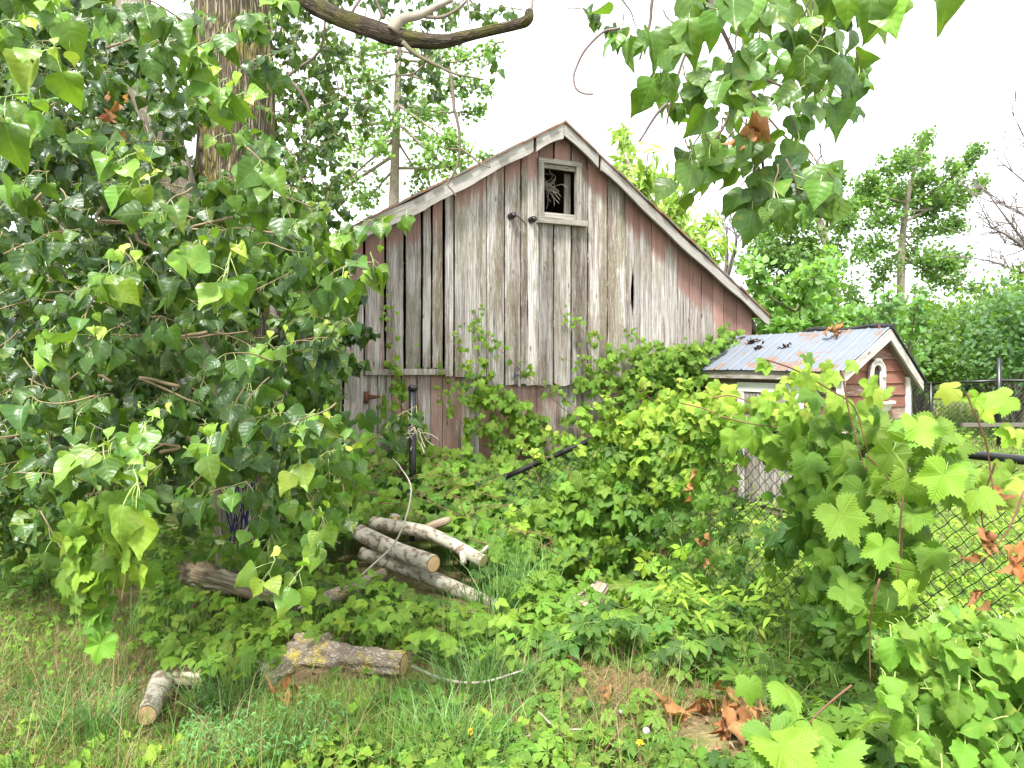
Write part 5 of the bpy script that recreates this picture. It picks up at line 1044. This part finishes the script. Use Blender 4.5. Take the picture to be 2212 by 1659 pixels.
gput([(1740, 1300), (1900, 1250), (1960, 1340), (1920, 1500), (1780, 1520), (1700, 1420)], 70, .0, .6, .09, .13, C_CR, T_CREEP, gc); gput([(1560, 980), (1600, 980), (1640, 1280), (1540, 1320), (1490, 1250), (1500, 1050)], 60, -.05, .2, .06, .09, C_CR, T_CREEP, gc)
gput([(1640, 1130), (1760, 1100), (1740, 1240), (1650, 1200)], 6, .1, .3, .12, .15, C_CR[:1], T_CREEP, gc)
for pl, Yv in (([(1652, 778), (1665, 780), (1720, 800), (1790, 840), (1845, 880), (1870, 960), (1900, 1040)], 3.2), ([(2090, 850), (2100, 880), (2128, 950), (2140, 1020), (2150, 1090)], 2.7), ([(1820, 800), (1830, 870), (1850, 950), (1870, 1020)], 3.1), ([(1540, 860), (1580, 855), (1640, 880), (1700, 930)], 3.9), ([(1560, 900), (1620, 915), (1700, 925)], 3.9), ([(1470, 870), (1540, 890), (1600, 930)], 4.4), ([(1870, 980), (1930, 1050), (1950, 1150), (1940, 1260)], 3.0), ([(1960, 1000), (1945, 1130), (1940, 1250)], 2.9), ([(2212, 1060), (2180, 1140), (2120, 1220)], 2.7), ([(2150, 1000), (2120, 1100), (2140, 1200)], 2.75), ([(1900, 1250), (1880, 1340), (1880, 1480)], 2.8), ([(1840, 1480), (1790, 1520), (1750, 1560), (1720, 1600)], 2.5)): vstem(gs, [P(x, y, Yv) for x, y in pl], .0045)
for x, y, Yv, s, n in ((1668, 785, 3.2, .05, 2), (1725, 805, 3.2, .05, 2), (1830, 810, 3.1, .05, 3), (1740, 840, 3.2, .07, 2), (2105, 860, 2.7, .06, 2), (2180, 880, 2.6, .08, 1), (2110, 925, 2.7, .07, 1), (2205, 960, 2.6, .06, 2), (1995, 925, 2.9, .1, 1), (1900, 870, 3., .08, 2), (1590, 870, 3.9, .08, 1), (1660, 890, 3.8, .08, 1), (1545, 850, 4, .05, 2), (1890, 870, 3.1, .06, 1), (2150, 1060, 2.7, .08, 1), (1890, 1000, 2.8, .1, 1), (1960, 1075, 2.45, .13, 1), (2060, 1050, 2.6, .1, 1), (1790, 1110, 2.7, .11, 1), (1900, 1200, 2.6, .1, 1), (1750, 880, 3.3, .1, 1), (1820, 1300, 2.7, .09, 1), (1920, 1300, 2.6, .08, 1)):
    scatter(gl, T_GRAPE, np.repeat(P(x, y - 15, Yv)[None], n, 0) + rng.normal(0, .03, (n, 3)), (0, -.3, -1), (0, -.95, .55), rs(s * .8, s * 1.1, n), C_BR + C_YO if s < .09 else C_MD[1:] + C_BR[:1], .5, .3)
for x, y, Yv, s_ in ((1670, 1600, 2.35, .13), (1690, 1610, 2.3, .13), (1760, 1580, 2.35, .10), (1800, 1630, 2.3, .12), (1700, 1490, 2.6, .09), (1620, 1480, 2.7, .07), (1880, 1560, 2.4, .12)):
    scatter(gl, T_GRAPE, P(x, y, Yv)[None], (.1, -.8, -.3), (0, -.45, 1), np.array([s_]), C_MD[1:] + C_BR[:1], .3, .2)
gl.build('foliage', M_GRAPE, gr); gs.build('stem', M_STEM, gr)
cr2 = thing('creeper', 'dark five leaved creeper low on the right fence', 'vine', (1.6, 3.8, .01)); gc.build('foliage', M_CREEP, cr2)
# grapevine hanging from the cottonwood at left
hv = thing('grapevine', 'pale green grapevine hanging from the cottonwood down to the left straw', 'vine', P(190, 1150, 2.8)); gl = Geo(); gs = Each()
for pl in ([(240, 1080), (225, 1180), (215, 1280), (212, 1370)], [(180, 1110), (165, 1180), (175, 1260)], [(255, 1120), (275, 1200), (262, 1300)], [(165, 1140), (170, 1230), (200, 1330)], [(270, 1090), (290, 1150), (280, 1240)]):
    c = smoothcurve([P(x, y, 2.75) for x, y in pl], 8); gs.tube(c, .003, 5, c=(.3, .2, .1)); n = 15; t = rng.random(n); pos = c[(t * (len(c) - 1)).astype(int)] + rng.normal(0, .03, (n, 3)); scatter(gl, T_GRAPE, pos, (0, -.15, -1), (0, -.95, .5), rs(.045, .08, n), C_MD[1:] + C_BR[:2], .35, .4)
n = 70; p = sample_poly([(330, 920), (450, 900), (560, 850), (800, 900), (790, 1100), (640, 1040), (560, 920), (420, 1080)], n); scatter(gl, T_GRAPE, PP(p[:, 0], p[:, 1], rs(4.2, 5, n)), (0, -.15, -1), (0, -.95, .5), rs(.06, .09, n), C_CR, .3, .3)
gl.build('foliage', M_GRAPE, hv); gs.build('stem', M_STEM, hv)
# shrub foliage at far left, below the crown
sh = thing('elm_shrub', 'dark low shrub with small oval leaves at the left edge', 'shrub', G(40, 1240)); gl = Geo(); gt = Geo()
for (x, y) in sample_poly([(-80, 950), (200, 1000), (260, 1100), (120, 1130), (60, 1120), (-80, 1200)], 70): leafy_twigs(gl, gt, P(x, y, random.uniform(4, 5.2)), (random.uniform(-1, .3), -.3, -.3), .3, 14, .06, C_DK[:3], T=T_BUSH, r=.004)
gt.tube(smoothcurve([G(40, 1240), P(60, 1120, 5), P(100, 1020, 4.8)], 5), .02, 7, c=(.14, .11, .08)); gl.build('foliage', M_BUSH, sh); gt.build('stem', M_STEM, sh)
# broad leaved bush, bottom right
bs = thing('broadleaf_bush', 'pale green broad leaved bush filling the lower right corner', 'bush', (1.55, 2.4, 0)); gl = Geo(); gs = Each()
BP = [(1880, 1400), (1960, 1350), (2060, 1330), (2150, 1340), (2240, 1300), (2400, 1350), (2400, 1720), (1990, 1720), (1960, 1640), (1930, 1560), (1900, 1480)]
for lay, n in ((0, 150), (.15, 170), (.4, 150)):
    p = sample_poly(BP, n); pos = PP(p[:, 0], p[:, 1] - 15, 2.0 + lay + rs(-.1, .1, n) - (p[:, 1] - 1350) * .0007); scatter(gl, T_BUSH, pos, (-.1, -.7, -.55), (0, -.5, .95), rs(.05, .095, n), [(.075, .165, .022), (.11, .21, .026), (.155, .265, .038)] if lay == 0 else C_MD, .45, .35, clump=2)
for pl in ([(2065, 1500), (2060, 1420), (2050, 1350), (2030, 1310)], [(2200, 1480), (2205, 1400), (2215, 1310)], [(1990, 1500), (1940, 1440), (1895, 1390)], [(2100, 1560), (2110, 1450), (2100, 1370)], [(2150, 1500), (2170, 1400), (2160, 1330)], [(2000, 1560), (1960, 1500), (1930, 1480)], [(2160, 1400), (2190, 1420), (2240, 1380)], [(2060, 1420), (2090, 1390), (2120, 1360)]):
    c = smoothcurve([P(x, y, 2.1) for x, y in pl], 6); gs.tube(c, np.linspace(.008, .004, len(c)), 7, c=(.28, .36, .18)); n = 16; t = rng.random(n) * .85 + .15; pos = c[(t * (len(c) - 1)).astype(int)]; side = rng.normal(0, 1, (n, 3)); M_t = nrm(side) * .8 + np.array([0, -.1, .35])
    for a in range(n): scatter(gl, T_BUSH, pos[a:a + 1], M_t[a], (0, -.4, 1), np.array([(.075 - .05 * t[a]) * random.uniform(.9, 1.3) + .01]), [(.15, .27, .05), (.20, .32, .08)], .2, .3)
gl.build('foliage', M_BUSH, bs); gs.build('stem', M_STEM, bs)
for c, n, s, sp, lab in ((P(2150, 1060, 2.75), 4, .07, (.02, .02, .05), 'dry orange leaves hanging high on the right fence mesh'), (P(2140, 1160, 2.7), 8, .075, (.04, .02, .05), 'dry orange leaf cluster in the middle of the right fence mesh'), (P(2200, 1190, 2.6), 5, .075, (.03, .02, .04), 'dry orange leaves at the right edge on the fence mesh'), (P(2112, 1290, 2.65), 3, .06, (.015, .02, .02), 'lowest dry orange leaves hanging on the right fence mesh'), (P(1492, 1050, 4.6), 4, .07, (.02, .02, .05), 'rust coloured dry leaves beside the fence corner creeper'), (P(1525, 1180, 4.5), 4, .06, (.02, .02, .06), 'small rust coloured leaves low on the fence mesh')):
    deadclump(c, n, s, sp, lab)
for px, py, n, s, sp, lab in ((1560, 1555, 22, .10, (.10, .07, .02), 'large patch of orange dead leaves on the ground near the creeper'), (1590, 1600, 9, .10, (.05, .03, .02), 'orange dead leaves in front of the large orange patch'), (1462, 1560, 4, .09, (.03, .02, .01), 'single curled orange leaf on the soil left of the large patch'), (615, 1530, 7, .08, (.04, .03, .01), 'curled orange leaves on the lawn edge below the lichened trunk'), (1300, 1528, 4, .06, (.03, .03, .01), 'small tan leaf pieces on the bare straw')):
    q = G(px, py) + np.array([0, 0, .06]); deadclump(q, n, s, sp, lab, (.3, -.6, -.2), (0, -.3, 1))

# ------------------------------------------------------------------ low plants, grass, straw
def gsample(poly, n, zt=0.):
    p = sample_poly(poly, n); p = p[keepmask(p[:, 0], p[:, 1])]
    Yv = (EYE - zt) * F / np.maximum(p[:, 1] - HY, 30); x = (p[:, 0] - CX) / F * Yv; return x, Yv, hgt(x, Yv)
def cover(name, label, parts, mat, cat='ground cover'):
    g = Geo(); gs = Geo()
    for poly, n, T, h0, h1, s0, s1, cols in parts:
        zt = (h0 + h1) / 2; x, y, z = gsample(poly, n, zt); n = len(x); h = rs(h0, h1, n) * (.6 + .8 * vnoise(np.stack([x * 2.5, y * 2.5, 0 * x], -1), 9)); pos = np.stack([x, y, z + h], -1)
        kk = keep3(pos) & keep3(pos - np.array([0, 0, .03])); x, y, z, h, pos = x[kk], y[kk], z[kk], h[kk], pos[kk]; n = len(x)
        a = rs(0, 6.28, n); tip = np.stack([np.cos(a) * .9, np.sin(a) * .9 - .35, -.15 + 0 * a], -1); scatter(g, T, pos, tip, (0, -.4, 1.), rs(s0, s1, n), cols, .18, .2, clump=2.2)
        k = rng.random(n) < .35; b = pos[k].copy(); b[:, 2] -= h[k]; blades(g, b, h[k], np.full(k.sum(), .003), rs(0, .2, k.sum()), pal(k.sum(), [(.12, .22, .06)]), seg=2)
    return tag(g.build(name, mat), label, cat, kind='stuff')
GC1 = [(330, 1200), (520, 1170), (760, 1230), (1000, 1290), (1120, 1320), (1160, 1400), (1000, 1420), (880, 1400), (700, 1370), (620, 1400), (560, 1430), (420, 1440), (330, 1400), (300, 1300)]
cover('bramble_cover', 'light green three leaved seedlings around the old logs', [(GC1, 620, T_TRI, .02, .14, .055, .085, C_MD + C_BR), (GC1, 260, T_TRI, .14, .24, .05, .08, C_MD[1:] + C_BR), ([(700, 1360), (870, 1350), (900, 1500), (760, 1500), (700, 1440)], 70, T_TRI, .02, .12, .04, .06, C_MD + C_BR), ([(300, 1140), (520, 1130), (700, 1200), (700, 1260), (350, 1280)], 380, T_TRI, .05, .4, .05, .08, C_CR + C_MD), ([(420, 1350), (600, 1340), (640, 1420), (520, 1470), (420, 1450)], 130, T_TRI, .05, .2, .045, .065, C_BR)], M_CREEP)
GC2 = [(1000, 1320), (1180, 1270), (1400, 1300), (1650, 1300), (1760, 1380), (1900, 1480), (1950, 1659), (1700, 1600), (1620, 1500), (1500, 1450), (1350, 1430), (1200, 1450), (1000, 1420)]
cover('creeper_cover', 'five leaved creeper running over the ground below the fence', [(GC2, 330, T_CREEP, .02, .13, .08, .13, C_CR + C_MD[1:]), ([(1100, 1260), (1500, 1250), (1620, 1330), (1500, 1420), (1200, 1380)], 170, T_CREEP, .1, .25, .08, .12, C_CR + C_MD[1:] + C_BR[:1]), ([(1350, 1500), (1500, 1470), (1600, 1560), (1500, 1640), (1350, 1600)], 38, T_CREEP, .02, .1, .06, .09, C_CR + C_MD[1:]), ([(1180, 1500), (1320, 1500), (1330, 1580), (1200, 1580)], 20, T_CREEP, .02, .08, .05, .08, C_CR + C_MD[1:]), ([(1640, 1440), (1980, 1420), (1990, 1659), (1760, 1659)], 110, T_CREEP, .04, .2, .08, .12, C_CR)], M_CREEP)
WD = [(700, 1570), (900, 1480), (1100, 1560), (1400, 1570), (1650, 1560), (1980, 1640), (2020, 1720), (600, 1720)]
cover('weed_cover', 'mixed small leaved weeds along the front of the lawn', [(WD, 1300, T_BUSH, .01, .11, .03, .075, C_CR + C_MD + C_BR), (WD, 120, T_CREEP, .03, .12, .05, .09, C_CR + C_MD), ([(0, 1300), (300, 1300), (560, 1480), (900, 1500), (900, 1720), (0, 1720)], 420, T_BUSH, .01, .07, .03, .08, C_MD + C_BR + C_CR), ([(0, 1380), (300, 1300), (340, 1500), (600, 1560), (700, 1659), (0, 1720)], 900, T_BUSH, .01, .06, .015, .04, C_MD + C_BR[:1]), ([(530, 1470), (760, 1540), (700, 1640), (380, 1650), (400, 1520)], 1500, T_LANCE, .02, .14, .018, .035, [(.09, .2, .06), (.12, .26, .08)]), ([(0, 1180), (120, 1220), (140, 1290), (0, 1330)], 40, T_BUSH, .02, .18, .07, .13, C_CR), ([(840, 1470), (1240, 1420), (1330, 1640), (900, 1560)], 160, T_BUSH, .01, .1, .03, .08, C_MD + C_CR), ([(0, 1300), (200, 1290), (200, 1400), (0, 1420)], 160, T_BUSH, .01, .1, .02, .05, C_MD)], M_BUSH)
# bed behind the fence
cover('garden_weeds', 'bright green weeds growing behind the fence around the coop', [([(1440, 1020), (1700, 1000), (2212, 1000), (2350, 1100), (2350, 1350), (1440, 1330)], 4200, T_BUSH, .03, .3, .03, .06, C_MD[1:] + C_BR), ([(1440, 1040), (1700, 1030), (2300, 1020), (2300, 1350), (1440, 1330)], 1600, T_LANCE, .1, .4, .05, .1, C_BR + C_MD[1:]), ([(1680, 900), (2212, 930), (2300, 990), (1700, 1060)], 1200, T_BUSH, .05, .25, .05, .09, C_MD + C_BR)], M_BUSH)
gr_ = Geo()
def lawn(poly, n, l0, l1, w, cols, lean=(.1, .8), clump=1.5, dens=None):
    x, y, z = gsample(poly, n); n = len(x)
    if dens is not None: k = vnoise(np.stack([x * 1.6, y * 1.6, 0 * x], -1), 21) > rng.random(n) * dens; x, y, z = x[k], y[k], z[k]; n = len(x)
    b = np.stack([x, y, z - .01], -1); kk = keep3(b + np.array([0, 0, l1 * .8])) & keep3(b + np.array([0, 0, l1 * .4])); b = b[kk]; n = len(b); blades(gr_, b, rs(l0, l1, n), rs(w * .6, w * 1.2, n), rs(*lean, n), pal(n, cols, .2, None, b, clump), seg=3)
CG = [(.075, .17, .025), (.12, .24, .035), (.19, .31, .05), (.30, .32, .11)]
CS = [(.40, .30, .15), (.30, .20, .10), (.48, .38, .21)]
FULL = [(-60, 1300), (400, 1300), (900, 1480), (1300, 1440), (1700, 1440), (2212, 1500), (2212, 1720), (-60, 1720)]
LW = [(-60, 1250), (200, 1300), (380, 1430), (560, 1500), (870, 1480), (900, 1560), (860, 1720), (-60, 1720)]
lawn(LW, 42000, .04, .11, .0042, CG, dens=1.3); lawn(LW, 14000, .08, .18, .005, CG[:3], dens=1.8); lawn(FULL, 9000, .04, .12, .004, CG, dens=1.4)
lawn(FULL, 26000, .03, .13, .0036, CS, (.7, 1.6)); lawn([(0, 1350), (420, 1440), (860, 1500), (860, 1659), (0, 1659)], 12000, .05, .13, .004, CS, (.5, 1.5), dens=1.7); lawn([(-900, 1600), (3000, 1500), (3600, 2400), (-1500, 2400)], 45000, .03, .1, .0045, CG + CS, (.2, 1.2)); lawn([(2212, 1000), (3200, 1000), (3400, 1700), (2300, 1700)], 25000, .05, .16, .007, CG, (.1, .9)); lawn(FULL, 1600, .15, .4, .003, CS, (.1, .9)); lawn(LW, 16000, .03, .1, .004, CS + CG[2:], (.3, 1.4)); lawn(FULL, 3500, .15, .3, .005, CG[:3], (.2, .9)); lawn([(850, 1400), (1650, 1400), (1750, 1659), (850, 1659)], 15000, .05, .14, .003, CS, (.9, 1.7)); lawn([(40, 1260), (330, 1260), (420, 1420), (60, 1440)], 12000, .05, .12, .003, CS, (.8, 1.6))
lawn([(560, 1560), (920, 1480), (920, 1659), (500, 1659)], 7000, .08, .18, .003, CG + [(.34, .30, .15)], (.05, .5))
lawn([(900, 1500), (1700, 1480), (1900, 1720), (860, 1720)], 4500, .05, .14, .0035, CG[:3]); lawn([(-100, 1000), (200, 1010), (250, 1300), (-100, 1300)], 9000, .08, .2, .007, CG)
lawn([(900, 1120), (1120, 1100), (1200, 1330), (1080, 1380), (960, 1260)], 1300, .3, .6, .008, [(.10, .22, .05), (.16, .30, .08)], (.15, .7)); lawn([(420, 1230), (700, 1280), (1100, 1320), (1100, 1420), (400, 1440)], 1500, .12, .3, .006, CG[:3], (.1, .6)); lawn([(1500, 1250), (1720, 1230), (1740, 1440), (1600, 1440)], 1300, .1, .3, .005, CG + CS, (.1, .8))
lawn([(1850, 905), (2400, 900), (2500, 1060), (1800, 1060)], 16000, .05, .14, .012, [(.16, .22, .06), (.24, .28, .09), (.34, .32, .13)]); lawn([(1860, 915), (2400, 910), (2400, 940), (1860, 945)], 3500, .25, .5, .012, [(.14, .2, .06), (.26, .28, .11), (.34, .31, .16)])
lawn([(1440, 1020), (2300, 1010), (2300, 1340), (1440, 1340)], 7000, .1, .3, .006, [(.14, .26, .06), (.2, .34, .1)], (.1, .7))
lawn([(700, 1090), (1120, 1090), (1140, 1330), (1000, 1350), (700, 1260)], 3500, .1, .3, .006, [(.08, .19, .04), (.14, .28, .06), (.06, .14, .03)], (.15, .8))
tag(gr_.build('grass', M_GRASS), 'short lawn grass and dry straw over the ground', 'grass', kind='stuff')
tg = 'blue green grass tufts'
for px, py, wd, n, ln, lab in ((205, 1600, .16, 240, .34, 'blue green grass tuft at far left of the lawn'), (500, 1535, .17, 300, .33, 'upright blue green grass tuft in front of the lichened trunk pieces'), (985, 1640, .2, 320, .36, 'arching blue green grass tuft at the bottom middle'), (1050, 1500, .22, 320, .40, 'wide blue green grass tuft beside the pale twig'), (345, 1380, .16, 130, .42, 'tall bright grass tuft left of the grey fallen trunk'), (1600, 1450, .12, 70, .3, 'thin grass tuft on the straw below the creeper')):
    c = G(px, py); r = rng.random(n) ** .8 * wd * 1.25; a = rs(0, 6.28, n); x = c[0] + r * np.cos(a); y = c[1] + r * np.sin(a) * .6; b = np.stack([x, y, hgt(x, y) - .01], -1)
    g = Geo(); blades(g, b, rs(ln * .35, ln * 1.05, n), rs(.005, .0095, n), rs(.1, 1.0, n), pal(n, [(.12, .25, .07), (.18, .33, .10), (.13, .25, .04)], .15), az=a + rng.normal(0, 1.2, n), seg=6); o = g.build('grass_tuft', M_GRASS); tag(o, lab, 'grass tuft', tg)
# dandelions and scrap
for px, py, lab in ((1016, 1580, 'yellow dandelion bloom on a bent stem in the middle tuft'), (1383, 1605, 'small yellow dandelion bloom before the creeper')):
    c = G(px, py + 60); top = P(px, py, c[1]); dn = thing('dandelion', lab, 'flower', c, 'dandelions'); g = Geo(); g.tube(smoothcurve([c, (c + top) / 2 + np.array([.01, 0, 0]), top], 4), .002, 5, c=(.25, .3, .12)); g.build('stem', M_STEM, dn)
    g = Geo(); n = 40; scatter(g, T_LANCE, np.repeat(top[None], n, 0), (0, -.2, .4), (0, -.5, .5), rs(.012, .018, n), [(.7, .5, .02)], .8, .5); g.build('petals', M_YEL, dn)
c = G(1405, 1650); top = P(1396, 1578, c[1]); dn = thing('dandelion', 'white dandelion seed head on a tall stem at the bottom right of centre', 'flower', c, 'dandelions'); g = Geo(); g.tube([c, top], .002, 5, c=(.4, .3, .18)); g.build('stem', M_STEM, dn)
g = Geo(); d = nrm(rng.normal(0, 1, (160, 3))) * .62
for k in d: g.tube([top, top + k * .022], [.0006, .0014], 3)
g.build('seed_head', M_PAPER, dn)
g = Geo(); c = G(325, 1640) + np.array([0, 0, .03]); scatter(g, T_DEAD, c + rng.normal(0, .01, (3, 3)), (0, 0, -1), (0, -1, 0), rs(.04, .05, 3), [(.7, .68, .62)], .3, .3); tag(g.build('paper_scrap', M_PAPER), 'small crumpled white scrap on the lawn at lower left', 'litter')
g = Geo(); n = 2600; x, y, z = gsample([(-60, 1280), (400, 1300), (900, 1420), (1650, 1400), (1980, 1480), (1990, 1720), (-60, 1720)], n); scatter(g, T_DEAD, np.stack([x, y, z + .008], -1), (1, 0, 0), (0, 0, 1), rs(.015, .045, len(x)), [(.20, .12, .07), (.32, .20, .11), (.42, .30, .18)], 1.2, .3); tag(g.build('leaf_litter', M_DEAD), 'brown leaf litter scattered over the ground', 'leaf litter', kind='stuff')
